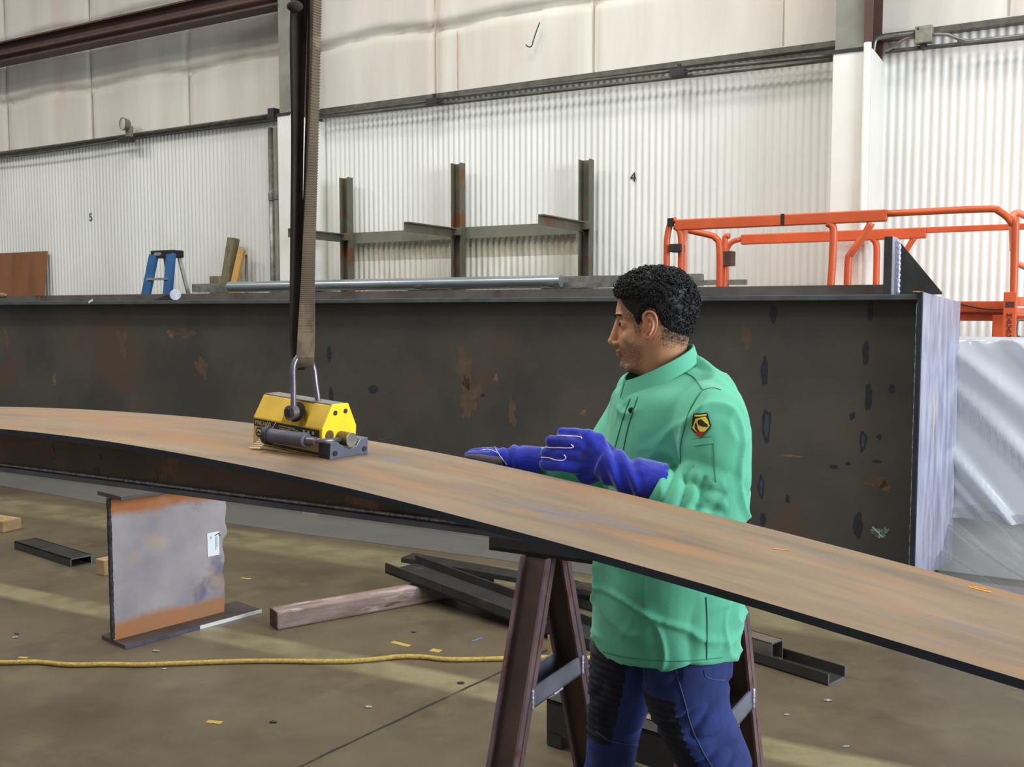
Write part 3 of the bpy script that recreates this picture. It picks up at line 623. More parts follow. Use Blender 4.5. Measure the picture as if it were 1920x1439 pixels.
# left gusset with round bar end
a = onD(285, 560, GD+.12); b = onD(325, 546, GD+.12)
part('gusset', MB().prism([(a[0], gz1), (b[0], gz1), (b[0], gz1+.075)], lambda p, q: W(p, GD+.12, q), lambda p, q: W(p, GD+.14, q)), 'dark_steel', go)
c = onD(331, 553, GD+.1); part('round_bar_end', MB().tube([W(c[0]-.01,GD+.10,c[2]), W(c[0]+.03,GD+.06,c[2])], .048, 18), 'weld_white', go, smooth=40, label='bright ground round bar end')
c = onD(4, 554, GD+.06); part('weld_spatter', MB().ell(W(*c), .06, .03, .03, 10, 8), 'brass_dirty', go, smooth=True)
c = onD(170, 565, GD-.002); part('paint_spot', MB().bar(W(c[0]-.03,GD-.002,c[2]-.012), W(c[0]+.03,GD-.002,c[2]+.012), .003, .02), 'white_paint', go)
for sx_, nm_ in ((-5.5, 'toward its left end'), (-1.1, 'near its right end')):
    solo('timber_bearer', MB().wbox(sx_-.07, sx_+.07, GD+.03, GD+fw+.02, 0, gz0-.002), 'timber_block', 'timber bearer on the floor beneath the huge dark girder '+nm_, 'timber', 'bearers beneath the girder')
# plastic skirt on floor under girder
def sheet(rows, name, mm, label, cat, kind=None, sm=True):
    return solo(name, MB().loft(rows, cap=False, closed=False), mm, label, cat, smooth=sm, kind=kind)
edge = [(-120,888),(0,912),(190,945),(440,985),(570,1003),(700,1020),(900,1046),(975,1057),(1100,1078),(1200,1096),(1330,1120)]
E_ = [SD(flo(x, y)) for x, y in edge]
rows = []
n = 260
for j in range(15):
    t = j/14; row = []
    for i in range(n+1):
        s = -11.3+(2.1+11.3)*i/n
        De = np.interp(s, [e[0] for e in E_], [e[1] for e in E_]); De = min(De, GD-.05)
        D = De+(GD+.05-De)*t
        fold = .016*noise.noise(Vector((s*.8, t*7, 2)))+.03*math.exp(-((t-.55-.05*math.sin(s))/.06)**2)
        z = .006+abs(fold)*(1 if 0 < j < 14 else .3)+.12*t**3
        row.append(W(s, D, z))
    rows.append(row)
sheet(rows, 'plastic_sheet', 'plastic_thin', 'clear plastic sheet spread on floor along the dark girder', 'plastic sheet')
# wrapped bulk at right
bo = thing('wrapped_pallet', 'tall load draped in white translucent plastic behind the girder end', 'wrapped load', W(1.0, 7.0, 0), ROT)
zt_ = onD(1850, 640, 6.78)[2]; zk = onD(1850, 975, 6.75)[2]
part('load', MB().wbox(-.88, 2.2, 6.84, 6.92, 0, zt_-.03), 'liner_white', bo, bevel=.01)
def wrap(prof, s0, s1, nn, white):
    rows = []; pr = cr(prof, 8)
    for k, (D, z) in enumerate(pr):
        row = []
        for i in range(nn+1):
            s = s0+(s1-s0)*i/nn; zz = z if D > 6.72 else z-(6.72-D)*1.1
            ph = s*1.0+zz*.80-.12*s*zz
            fo = .050*max(0, 1-abs(noise.noise(Vector((ph*2.6, 1+zz*.35, 4))))*5.5)**1.3+.022*max(0, 1-abs(noise.noise(Vector((ph*6.5, zz*.5, 8))))*5)+.02*noise.noise(Vector((ph*1.7, zz*.6, 3)))
            if not white: fo = .030*(.5+.5*math.sin(ph*2*PI/.30+2.5*noise.noise(Vector((ph*1.5, zz, 2)))))+.012*(.5+.5*math.sin(ph*2*PI/.11))
            if white: row.append(W(s, D-fo*(1.1 if D < 6.83 else .2), z))
            else: row.append(W(s, D, max(z+fo*1.6*min(1, z*7+.35), .006)))
        rows.append(row)
    return MB().loft(rows, cap=False, closed=False)
part('plastic_wrap', wrap([(6.95, zt_-.3), (6.94, zt_), (6.83, zt_+.005), (6.78, zt_-.02), (6.77, zt_-.3), (6.76, zt_-.7), (6.75, zk+.12), (6.73, zk)], -.94, 2.2, 220, True), 'plastic_film', bo, smooth=True, label='white translucent plastic drape with diagonal folds')
part('plastic_skirt', wrap([(6.71, zk+.03), (6.66, zk-.06), (6.50, .16), (6.25, .06), (5.95, .02), (5.6, .008)], -.70, 2.2, 220, False), 'plastic_thin', bo, smooth=True, label='clear grey plastic skirt spreading on the floor')
# ------------------------------------------------------------------ arched tapered beam
DFb, DBb, PT = 1.45, 1.88, .0135
zs_s = [-4.6,-4.1,-3.5,-2.95,-2.6,-2.28,-2.0,-1.78,-1.5,-1.28,-1.13,-.93,-.84,-.65,-.49,-.38,-.21,-.05,.4,.9]
zs_z = [1.272,1.312,1.354,1.382,1.392,1.3955,1.394,1.387,1.371,1.355,1.340,1.3165,1.306,1.281,1.2585,1.2425,1.215,1.1915,1.118,1.03]
def ztop(s):
    a = np.interp([s-.14, s-.07, s, s+.07, s+.14], zs_s, zs_z); return float(a.mean())
bm_o = thing('tapered_beam', 'long tapered steel beam with arched rusty brown top plate', 'beam', W(-1.5, 1.66, 1.245), ROT)
SS = [-4.5+5.3*i/150 for i in range(151)]
m = MB().loft([[W(s,DFb,ztop(s)-PT), W(s,DFb,ztop(s)), W(s,DBb,ztop(s)), W(s,DBb,ztop(s)-PT)] for s in SS])
tp = part('top_plate', m, 'plate_rust', bm_o, smooth=30); tp.data.materials.append(MAT['cut_edge'])
for pz in tp.data.polygons:
    if abs(pz.normal.z) < .7: pz.material_index = 1
WDb = 1.62; bz = 1.246
we = [s for s in SS if ztop(s)-PT > bz+PT+.002]
part('web', MB().loft([[W(s,WDb,bz+PT), W(s,WDb,ztop(s)-PT), W(s,WDb+.012,ztop(s)-PT), W(s,WDb+.012,bz+PT)] for s in we]), 'web_brown', bm_o)
part('bottom_flange', MB().wbox(we[0], -.62, WDb-.014, WDb+.2, bz, bz+PT), 'grey_steel', bm_o, bevel=.003)
part('weld_bead', MB().tube([W(we[0]+(-.63-we[0])*i/240, WDb-.004, bz+PT+.004) for i in range(241)], [.0035+.0014*random.random() for i in range(241)], 7), 'weld', bm_o, smooth=True)
def web_spot(px, py, w_, h_, mm): blotch(px, py, w_, h_, mm, D=WDb, seed=px*.1, name='rust_patch', parent=bm_o, off=.0008)
for a in ((98,852,14,24,'rust_pale'),(288,893,18,22,'rust_pale'),(188,858,8,10,'rust_blot'),(180,885,18,16,'rust_blot')): web_spot(*a)
# chalk mark on plate
def onplate(px, py):
    best = None
    for k in range(400):
        D = DFb+(DBb-DFb)*k/399; s, _, z = onD(px, py, D); e = abs(z-ztop(s))
        if best is None or e < best[0]: best = (e, s, D)
    return best[1], best[2]
for (x0, y0, x1, y1, w_) in ((1816,1101,1858,1112,.007),(1826,1101,1850,1106,.005),(1450,1030,1478,1033,.004)):
    a = onplate(x0, y0); b = onplate(x1, y1)
    part('chalk_mark', MB().bar(W(a[0],a[1],ztop(a[0])+.0006), W(b[0],b[1],ztop(b[0])+.0006), w_, .0008), 'orange_chalk', bm_o)
# ------------------------------------------------------------------ lifting magnet
c0 = onplate(474, 832); c1 = onplate(600, 857)
p0 = W(c0[0], c0[1], ztop(c0[0])); p1 = W(c1[0], c1[1], ztop(c1[0]))
mx = (p1-p0); ML = mx.length; mx.normalize(); up0 = (W(.01,0,ztop(c1[0]+.01))-W(0,0,ztop(c1[0]))).normalized().cross(DX)*-1
tang = Vector((SX.x, SX.y, (ztop(c1[0]+.05)-ztop(c1[0]-.05))/.1)).normalized(); mz = tang.cross(DX).normalized()
if mz.z < 0: mz = -mz
mx = (mx-mz*mx.dot(mz)).normalized(); my = mz.cross(mx)
p0 = p0+mz*.0015
def M3(x, y, z): return p0+mx*x+my*y+mz*z
print('magnet len', ML)
MWd = .105; MH = .110
mo = thing('lifting_magnet', 'yellow permanent lifting magnet standing on the rusty plate', 'lifting magnet', tuple(p0+mx*ML/2+my*MWd/2), math.atan2(mx.y, mx.x))
zb1 = .061; ch_ = .028; zt1 = MH
def body_ring(x, inset=0): return [M3(x, 0, 0), M3(x, MWd, 0), M3(x, MWd, zb1), M3(x, MWd-ch_, zt1), M3(x, ch_, zt1), M3(x, 0, zb1)]
# housing with a carved notch for the bail pivot on the front bevel
nx = ML*.585
rings = [body_ring(0), body_ring(nx-.036)]
for k in range(9):
    t = k/8; x = nx-.036+.076*t; dpt = .042*math.sin(PI*t)**.6
    rings.append([M3(x,0,0), M3(x,MWd,0), M3(x,MWd,zb1), M3(x,MWd-ch_,zt1), M3(x, ch_+.012*math.sin(PI*t), zt1), M3(x, 0+ .0, zb1-dpt*.0)] if dpt < .004 else
                 [M3(x,0,0), M3(x,MWd,0), M3(x,MWd,zb1), M3(x,MWd-ch_,zt1), M3(x,ch_+.004,zt1), M3(x,ch_*(.25+.75*math.sin(PI*t)),zb1+.006)])
rings += [body_ring(nx+.041), body_ring(ML)]
part('housing', MB().loft(rings), 'magnet_yellow', mo, bevel=.0015)
part('top_plate', MB().box(.0, ML, ch_+.002, MWd-ch_-.002, zt1-.001, zt1+.003, M3), 'top_grey', mo, bevel=.001)
part('end_cover', MB().loft([[M3(ML+dx, y, z) for y, z in ((-.001,0.0),(MWd+.001,0.0),(MWd+.001,zb1),(MWd-ch_,zt1+.003),(ch_,zt1+.003),(-.001,zb1))] for dx in (0, .005)]), 'magnet_bright', mo, bevel=.001, label='bright yellow end cover')
for (y, z) in ((.036, .094), (.068, .096)):
    part('cover_screw', MB().tube([M3(ML+.004,y,z), M3(ML+.007,y,z)], .0055, 12), 'rubber_dark', mo, smooth=40)
part('level_plug', MB().tube([M3(ML+.004,.020,.046), M3(ML+.008,.020,.046)], .0115, 16), 'brass_dirty', mo, smooth=40)
sh = part('shaft_hub', MB().tube([M3(ML,.056,.037), M3(ML+.036,.056,.037)], .0155, 20), 'brass_dirty', mo, smooth=40)
part('hub_cap', MB().tube([M3(ML+.036,.056,.037), M3(ML+.039,.056,.037)], .016, 20), 'chrome', sh, smooth=40)
# lower steel block
blk = [(0,0),(MWd+.014,0),(MWd+.014,.036),(MWd-.012,.036),(MWd-.018,.028),(.082,.022),(.062,.016),(.044,.022),(.030,.030),(.022,.036),(0,.036)]
part('foot_block', MB().prism(blk, lambda a, b: M3(ML+.003, a-.006, b), lambda a, b: M3(ML+.036, a-.006, b)), 'block_steel', mo, bevel=.001, label='bare steel end block')
for y in (.008, MWd-.004): part('bolt', MB().tube([M3(ML+.035,y,.012), M3(ML+.039,y,.012)], .006, 12), 'dark_steel', mo, smooth=40)
part('black_spacer', MB().box(ML+.002, ML+.034, -.007, -.005, .001, .033, M3), 'rubber_dark', mo)
# front label
lab = part('front_label', MB().box(.004, ML-.004, -.0015, 0, .004, zb1-.004, M3), 'label_tan', mo)
part('black_band', MB().box(.004, ML-.004, -.0025, -.0012, zb1-.019, zb1-.003, M3), 'label_black', lab)
part('black_band', MB().box(.05, ML-.004, -.0025, -.0012, .003, .009, M3), 'label_black', lab)
part('model_lettering', put(text_mesh('PNL1600', .0135, .0002), M3(.034, -.0028, zb1-.0115), mx, mz), 'label_text', lab)
for k, (x, z, ln) in enumerate(((.085,zb1-.010,.05),(.085,zb1-.015,.035),(.115,zb1-.013,.03))):
    part('small_print', MB().box(x, x+ln, -.0027, -.0024, z, z+.0016, M3), 'label_tan', lab)
part('round_emblem', MB().tube([M3(.022,-.0013,.028), M3(.022,-.0026,.028)], .0115, 20), 'label_black', lab, smooth=40)
part('emblem_arch', MB().tube([M3(.022+.0062*math.cos(a), -.0030, .027+.0062*math.sin(a)) for a in [PI*i/8 for i in range(9)]], .0018, 6), 'label_text', lab)
part('emblem_bar', MB().box(.0165, .0275, -.0030, -.0026, .0225, .0245, M3), 'label_text', lab)
for k in range(3): part('safety_symbol', MB().box(ML-.052+k*.014, ML-.046+k*.014, -.0029, -.0025, zb1-.015, zb1-.008, M3), 'label_tan', lab)
for k in range(4): part('safety_symbol', MB().box(ML-.04+(k % 2)*.007, ML-.036+(k % 2)*.007, -.0018, -.0014, .018+(k//2)*.008, .021+(k//2)*.008, M3), 'label_black', lab)
# handle lever
hy = -.020
part('lever_rod', MB().tube([M3(ML+.022,.050,.037), M3(ML+.018,.012,.037), M3(ML+.012,-.004,.037), M3(ML-.004,hy+.002,.037), M3(ML-.02,hy-.002,.036)], .0055, 12), 'bail_steel', mo, smooth=True)
part('lever_collar', MB().tube([M3(ML+.002,hy+.002,.0365), M3(ML-.022,hy-.002,.036)], .0095, 14), 'bail_steel', mo, smooth=40)
gp = part('grip', MB().tube([M3(ML-.020,hy-.002,.036), M3(ML-.024,hy-.002,.036), M3(ML-.028,hy-.003,.036), M3(ML-.118,hy-.014,.0335), M3(ML-.122,hy-.014,.0335)], [.015,.017,.016,.016,.016], 20), 'rubber', mo, smooth=50, label='grey rubber grip')
part('grip_flange', MB().tube([M3(ML-.120,hy-.014,.0335), M3(ML-.131,hy-.015,.0332)], .0205, 20), 'rubber_dark', gp, smooth=50)
part('grip_end', MB().tube([M3(ML-.131,hy-.015,.0332), M3(ML-.134,hy-.015,.0332)], .012, 18), 'rubber', gp, smooth=50)
# pivot and bail
part('grime_and_shade', MB().add([M3(nx+.002, ch_*.66-.0068, zb1+.030)]+[M3(nx+.002+.024*math.cos(t), ch_*.66-.0068-(.010*math.sin(t) if math.sin(t) < 0 else .006*math.sin(t))*-1, zb1+.026+.022*math.sin(t)) for t in [2*PI*i/20 for i in range(20)]], [(0, i+1, (i+1) % 20+1) for i in range(20)]), 'label_black', mo, label='black grease and painted shade in the pivot recess')  # grease and the shade of the recess, painted as one black oval
part('pivot_pin', MB().tube([M3(nx,-.016,.086), M3(nx,.05,.086)], .010, 16), 'rubber_dark', mo, smooth=40)
part('pivot_hub', MB().tube([M3(nx,-.011,.086), M3(nx,.006,.086)], .0165, 18), 'bail_steel', mo, smooth=40)
bw = .072; bb = []
bx0, by0 = nx, .002; 
pA = M3(nx+.006, -.004, .092); pB = at(596, 752, (pA.y+.035)); 
topA = at(550, 688, pA.y-.0); topB = at(588, 692, pB.y)
midt = (topA+topB)/2+Vector((0,0,.030))
bpts = [pA, pA.lerp(topA,.5), topA, topA.lerp(midt,.55)+Vector((0,0,.010)), midt, topB.lerp(midt,.55)+Vector((0,0,.010)), topB, topB.lerp(pB,.5), pB, pB-Vector((0,0,.06))]
part('bail', MB().tube(cr([tuple(p) for p in bpts], 6), .0062, 14), 'bail_steel', mo, smooth=True, label='bare steel shackle loop')
wire = [M3(nx+.018,-.012,.118), M3(nx+.006,-.02,.095), M3(nx-.028,-.012,.058), M3(nx-.036,-.008,.05)]
part('thin_wire', MB().tube([at(559,752,pA.y-.03), at(541,793,pA.y-.035)], .0004, 5), 'bail_steel', mo); part('thin_wire', MB().tube([at(519,790,pA.y-.03), at(510,804,pA.y-.04)], .0004, 5), 'bail_steel', mo)
tgp = onplate(484, 842); tg = W(tgp[0], tgp[1], ztop(tgp[0]))
tgo = part('hang_tag', MB().hexa([tg+v for v in (Vector((-.018,-.012,.002)),Vector((.008,-.020,.002)),Vector((.030,.006,.022)),Vector((.004,.014,.022)),Vector((-.018,-.012,.004)),Vector((.008,-.020,.004)),Vector((.030,.006,.024)),Vector((.004,.014,.024)))]), 'label_tan', mo, label='ribbed tan tag hanging at the corner')
for k in range(5):
    t = (k+1)/6; a = tg+Vector((-.018,-.012,.0045)).lerp(Vector((.004,.014,.0245)), t); b = tg+Vector((.008,-.020,.0045)).lerp(Vector((.030,.006,.0245)), t)
    part('tag_rib', MB().bar(a, b, .001, .001), 'brass_dirty', tgo)
# ------------------------------------------------------------------ web sling
slY = (topA.y+topB.y)/2
so = thing('web_sling', 'brown webbing sling hanging from above to the magnet shackle', 'sling', tuple(at(570, 690, slY)))
def strap(pts, wd, th_, twist, mm, name='strap'):
    """pts: (px, py, dY, width px, yaw)"""
    P = cr(pts, 14); rings = []
    for k, (x, y, dy, wpx, yaw) in enumerate(P):
        c = at(x, y, slY+dy); hw = wpx/2*slY/FPX/max(.25, math.cos(yaw)); d = Vector((math.cos(yaw), math.sin(yaw), 0)); n = Vector((-d.y, d.x, 0))
        rings.append([c-d*hw-n*th_/2, c-d*hw*.5-n*th_*.62, c+d*hw*.5-n*th_*.62, c+d*hw-n*th_/2, c+d*hw+n*th_/2, c-d*hw+n*th_/2])
    return part(name, MB().loft(rings), mm, so)
strap([(566,-420,.02,16,.6),(562,-60,.02,19,.9),(557,60,.015,17,1.0),(557,250,.012,12,1.15),(556,420,.006,13,1.1),(554,560,0,14,.9),(553,640,-.004,13,.8),(557,690,-.006,12,.6)], 1, .007, 0, 'sling_dark')
strap([(578,-420,.03,14,-.9),(574,-60,.03,13,-.9),(571,40,.03,8,-.9),(565,230,.022,7,-.9),(562,420,.016,8,-.8),(560,560,.012,10,-.6),(562,660,.010,12,-.4),(566,694,.008,14,-.3)], 1, .006, 0, 'sling_dark')
strap([(600,-420,.0,12,.9),(593,-60,.0,12,.95),(591,60,.0,11,1.0),(588,200,.0,13,.8),(584,330,-.004,17,.55),(580,440,-.008,21,.35),(577,540,-.012,25,.2),(575,620,-.014,30,.12),(573,670,-.012,31,.08),(573,686,-.004,30,.05),(573,689,.008,28,.0)], 1, .008, 0, 'sling_brown')
strap([(590,-420,.02,10,-.8),(584,-60,.02,9,-.9),(582,60,.02,9,-.9),(577,250,.018,8,-.9),(572,420,.012,8,-.8),(568,560,.008,8,-.7),(567,650,.004,9,-.5),(570,688,.006,18,-.2)], 1, .006, 0, 'sling_dark')
part('knot', MB().ell(at(553,12,slY-.01), .018, .014, .012, 10, 8), 'sling_dark', so, smooth=True)
# woven ribs on main strap
rb = MB()
P = cr([(593,-60,.0,12,.95),(591,60,.0,11,1.0),(588,200,.0,13,.8),(584,330,-.004,17,.55),(580,440,-.008,21,.35),(577,540,-.012,25,.2),(575,620,-.014,30,.12),(573,670,-.012,31,.08)], 24)
for k, (x, y, dy, wpx, yaw) in enumerate(P):
    c = at(x, y, slY+dy); hw = wpx/2*slY/FPX/max(.25, math.cos(yaw))*1.04; d = Vector((math.cos(yaw), math.sin(yaw), 0)); n = Vector((-d.y, d.x, 0))
    rb.bar(c-d*hw-n*.0052, c+d*hw-n*.0052, .0022, .0026)
part('weave_ribs', rb, 'sling_brown', so)
# ------------------------------------------------------------------ i-beam stub
A_ = flo(235, 1219); B_ = flo(490, 1150); C_ = flo(152, 1190)
ax = (B_-A_); stL = ax.length; ax.normalize(); ay = Vector((-ax.y, ax.x, 0)); 
wpos = (flo(197, 1200)-A_).dot(ay); stW = .245
sto = thing('beam_offcut', 'short upright piece of rusty steel beam with white tag', 'steel offcut', tuple(A_), math.atan2(ax.y, ax.x))
print('stub', stL, wpos)
def S3(x, y, z): return A_+ax*x+ay*y+UZ*z
WY = stW/2; sth = at(197, 926, (A_+ay*WY).y).z
stl = stL*.80
part('bottom_flange', MB().box(0, stL, 0, stW, 0, .022, S3), 'stub_flange', sto, bevel=.002)
part('painted_edge', MB().box(stL*.52, stL+.002, -.002, .0, .001, .021, S3), 'white_paint', sto, label='white painted edge of the lower flange')
part('flange_edge', MB().box(0, stL*.52, -.0015, .0, .001, .021, S3), 'stub_edge', sto)
def wavy(z): return .012*noise.noise(Vector((z*14, 1, 2)))
rw = [[S3(.0, WY-.008, z), S3(stl+(.02 if z > .45 else 0)+wavy(z), WY-.008, z), S3(stl+(.02 if z > .45 else 0)+wavy(z), WY+.008, z), S3(.0, WY+.008, z)] for z in [.022+(sth-.044)*i/30 for i in range(31)]]
part('web', MB().loft(rw), 'stub_web', sto)
part('burnt_edge', MB().tube([S3(-.002, WY, .03+(sth-.05)*i/60) for i in range(61)], [.010+.003*random.random() for i in range(61)], 8), 'burnt_edge', sto, smooth=True)
part('top_flange', MB().box(0, stl*.9, 0, stW, sth-.022, sth, S3), 'stub_flange', sto, bevel=.002)
tgx = stl*.90; tzc = at(431, 1020, S3(tgx,WY,0).y).z
tag_o = part('paper_tag', MB().box(tgx-.036, tgx+.036, WY-.012, WY-.0105, tzc-.065, tzc+.065, S3), 'tag_white', sto, label='white paper tag wired to the web')
part('tag_print', MB().box(tgx+.012, tgx+.017, WY-.0128, WY-.012, tzc-.035, tzc+.035, S3), 'tag_print', tag_o)
part('tag_print', MB().box(tgx-.018, tgx-.010, WY-.0128, WY-.012, tzc+.03, tzc+.045, S3), 'tag_print', tag_o)
part('tag_print', MB().box(tgx+.020, tgx+.024, WY-.0128, WY-.012, tzc-.02, tzc+.04, S3), 'tag_green', tag_o)
part('tag_wire', MB().tube([S3(tgx+.01,WY-.014,tzc+.045), S3(tgx+.03,WY-.02,tzc+.055), S3(tgx+.045,WY-.012,tzc+.04)], .002, 6), 'black', tag_o)
# ------------------------------------------------------------------ loose stock on the floor
a, b = flo(503, 1183), flo(832, 1125)
d = (b-a).normalized(); n_ = Vector((-d.y, d.x, 0)); b = b+d*.35
def gbox(a, b, wd, h, mm, name, label, cat, bevel=.004, z0=0.0, z1=None, endm=None, group=None):
    a = Vector(a); b = Vector(b); d = (b-a).normalized(); n = Vector((-d.y, d.x, 0)); z1 = z0 if z1 is None else z1
    rz = math.atan2(d.y, d.x); o = thing(name, label, cat, tuple(a), rz, group)
    q = [a+UZ*z0, b+UZ*z1, b+n*wd+UZ*z1, a+n*wd+UZ*z0]; part('body', MB().hexa(q+[v+UZ*h for v in q]), mm, o, bevel=bevel)
    if endm: part('end_face', MB().hexa([v for v in (a-d*.002+UZ*(z0+.004)+n*.004, a-d*.0005+UZ*(z0+.004)+n*.004, a-d*.0005+n*(wd-.004)+UZ*(z0+.004), a-d*.002+n*(wd-.004)+UZ*(z0+.004), a-d*.002+UZ*(z0+h-.004)+n*.004, a-d*.0005+UZ*(z0+h-.004)+n*.004, a-d*.0005+n*(wd-.004)+UZ*(z0+h-.004), a-d*.002+n*(wd-.004)+UZ*(z0+h-.004))]), endm, o)
    return o
aa = flo(520, 1183)
gbox(aa, b, .11, .10, 'timber_weather', 'timber_baulk', 'weathered grey timber baulk on floor right of the beam offcut', 'timber', .012, endm='timber_end')
def channel(a, b, wd, h, label, up=True, z0=0.0, z1=None, t=.008, mm='dark_steel', name='steel_channel', tipmat='tube_steel', group=None, lip=None):
    a = Vector(a); b = Vector(b); d = (b-a).normalized(); n = Vector((-d.y, d.x, 0)); z1 = z0 if z1 is None else z1
    o = thing(name, label, 'channel', tuple(a), math.atan2(d.y, d.x), group)
    def seg(y0, y1, h0, h1):
        q = []
        for hh in (h0, h1): q += [a+n*y0+UZ*(z0+hh), b+n*y0+UZ*(z1+hh), b+n*y1+UZ*(z1+hh), a+n*y1+UZ*(z0+hh)]
        return q
    part('web', MB().hexa(seg(0, wd, 0, t) if up else seg(0, wd, h-t, h)), mm, o)
    part('side', MB().hexa(seg(0, t, 0, h)), mm, o); part('side', MB().hexa(seg(wd-t, wd, 0, h)), mm, o)
    if lip is not None:
        e = (a if lip == 0 else b)+d*(-.001 if lip == 0 else .001); zz = z0 if lip == 0 else z1
        m = MB()
        for (y0, y1, h0, h1) in ((0, t, 0, h), (wd-t, wd, 0, h), (0, wd, 0, t) if up else (0, wd, h-t, h)):
            q = []
            for hh in (h0, h1): q += [e+n*y0-d*.001+UZ*(zz+hh), e+n*y0+d*.001+UZ*(zz+hh), e+n*y1+d*.001+UZ*(zz+hh), e+n*y1-d*.001+UZ*(zz+hh)]
            m.hexa(q)
        part('cut_end', m, tipmat, o, label='bright saw cut end')
    return o
# inverted channel left of offcut
channel(flo(27,1030), flo(132,1064), .15, .055, 'short dark channel lying open side down at far left', up=False, lip=1, tipmat='grey_steel')
gbox(flo(-60,990), flo(6,1000), .16, .09, 'timber_block', 'timber_block', 'pale timber block on floor at left edge of the photo', 'timber', .008)
gbox(flo(180,1077), flo(196,1081), .09, .10, 'timber_block', 'timber_block', 'small timber block half hidden behind the beam offcut', 'timber', .004)
gbox(flo(1026,1229), flo(1040,1232), .085, .10, 'timber_block', 'timber_block', 'small wooden block on floor seen between trestle legs', 'timber', .004)
# channel propped on the timber baulk
ca = at(722, 1062, 5.75); cb = flo(1105, 1222)
dz = ca.z-.10
channel(Vector((ca.x, ca.y, 0)), Vector((cb.x, cb.y, 0)), .26, .06, 'long dark channel propped on the weathered timber baulk', up=True, z0=max(.135, ca.z-.09), z1=.0, t=.012, lip=None)
cc = at(764, 1056, 6.1)
solo('steel_angle', MB().bar(Vector((cc.x, cc.y, .14)), Vector((cc.x+1.5, cc.y-.80, .09)), .14, .03), 'dark_steel', 'dark flat steel bar behind the propped channel', 'steel bar')
# tube and channel on right
e1 = flo(1552, 1287); w1 = flo(1380, 1233); dd = (w1-e1).normalized()
channel(e1+dd*1.6, e1, -.0+.15, .055, 'open dark channel lying on floor at right under the square tube', up=True, lip=1, tipmat='grey_steel')
nrm2 = Vector((-(-dd).y, (-dd).x, 0))
def sqtube(p, q, wd, h, z0, label):
    d = (q-p).normalized(); n = Vector((-d.y, d.x, 0)); t = .006
    o = thing('square_tube', label, 'tube', tuple(p), math.atan2(d.y, d.x))
    def S(x, y, z): return p+d*x+n*y+UZ*(z0+z)
    L_ = (q-p).length
    part('wall', MB().box(0,L_,0,t,0,h,S).box(0,L_,wd-t,wd,0,h,S).box(0,L_,0,wd,h-t,h,S).box(0,L_,0,wd,0,t,S), 'tube_steel', o)
    part('cut_end', MB().box(L_,L_+.002,0,t,0,h,S).box(L_,L_+.002,wd-t,wd,0,h,S).box(L_,L_+.002,t,wd-t,h-t,h,S).box(L_,L_+.002,t,wd-t,0,t,S), 'grey_steel', o, label='bright cut end')
    part('bore', MB().box(.01,L_-.6,t,wd-t,t,h-t,S), 'tube_inside', o)
tq = e1+dd*.32+nrm2*.035; sqtube(tq+dd*1.5, tq, .095, .095, .010, 'square steel tube lying in the channel on the floor')
# low trestle behind the worker
q1 = at(1025, 1312, 3.72); q2 = at(1120, 1345, 3.57)
lt = thing('low_stand', 'low dark steel stand on floor behind the worker legs', 'stand', (q1.x, q1.y, 0), ROT)
dv = (Vector((q2.x, q2.y, q1.z))-q1).normalized()
def LS(x, y, z): return Vector((q1.x, q1.y, 0))+dv*x+Vector((-dv.y, dv.x, 0))*y+UZ*z
part('top_channel', MB().box(0,.75,0,.008,q1.z-.13,q1.z-.0,LS).box(0,.75,0,.09,q1.z-.012,q1.z,LS).box(0,.75,.082,.09,q1.z-.13,q1.z,LS), 'dark_steel', lt)
part('leg', MB().box(0,.07,.0,.07,q1.z-.18,q1.z-.12,LS), 'dark_steel', lt, bevel=.002)
for xx in (.14, .62):
    part('leg', MB().hexa([LS(xx+.05,.0,0),LS(xx+.14,.0,0),LS(xx+.14,.07,0),LS(xx+.05,.07,0),LS(xx,.0,q1.z-.1),LS(xx+.12,.0,q1.z-.1),LS(xx+.12,.07,q1.z-.1),LS(xx,.07,q1.z-.1)]), 'trestle_rust', lt)
# yellow rope
rp = [(-60,1243),(0,1243),(70,1242),(130,1247),(200,1246),(260,1247),(320,1245),(400,1242),(470,1240),(540,1240),(600,1241),(660,1240),(710,1236),(745,1232),(790,1232),(840,1237),(920,1236),(985,1234),(1050,1233),(1110,1235),(1250,1245)]
solo('yellow_rope', MB().tube(cr([tuple(flo(x, y, .012)) for x, y in rp], 6), .0115, 8), 'rope_yellow', 'yellow rope lying across the concrete floor', 'rope', smooth=True)
# marks & debris
fl = bpy.data.objects['floor']; WM['floor'] = Matrix.Identity(4)
def mark(x0, y0, x1, y1, w_, mm): 
    a, b = flo(x0, y0, .0012), flo(x1, y1, .0012); part('paint_mark', MB().bar(a, b, w_, .001), mm, fl)
mark(735,1204,768,1212,.03,'yellow_mark'); mark(808,1219,826,1222,.04,'yellow_mark'); mark(885,1203,905,1196,.012,'blue_mark'); mark(388,1353,416,1356,.025,'yellow_mark'); mark(452,1084,470,1086,.02,'yellow_mark'); mark(35,1233,52,1234,.02,'yellow_mark')
db = [(31,1190,'left of the beam offcut, upper of two'),(28,1197,'left of the beam offcut, lower of two'),(292,1223,'just right of the offcut flange corner'),(776,1187,'in front of the timber baulk'),(690,1328,'below the rope near photo centre'),(308,1256,'just below the yellow rope at left'),(512,1356,'on bare floor left of the long crack'),(1552,1316,'below the channel end at right'),(1586,1402,'near bottom edge right of the worker'),(864,1283,'left of the trestle leg, above the crack'),(1475,1342,'right of the trestle by a scuff')]
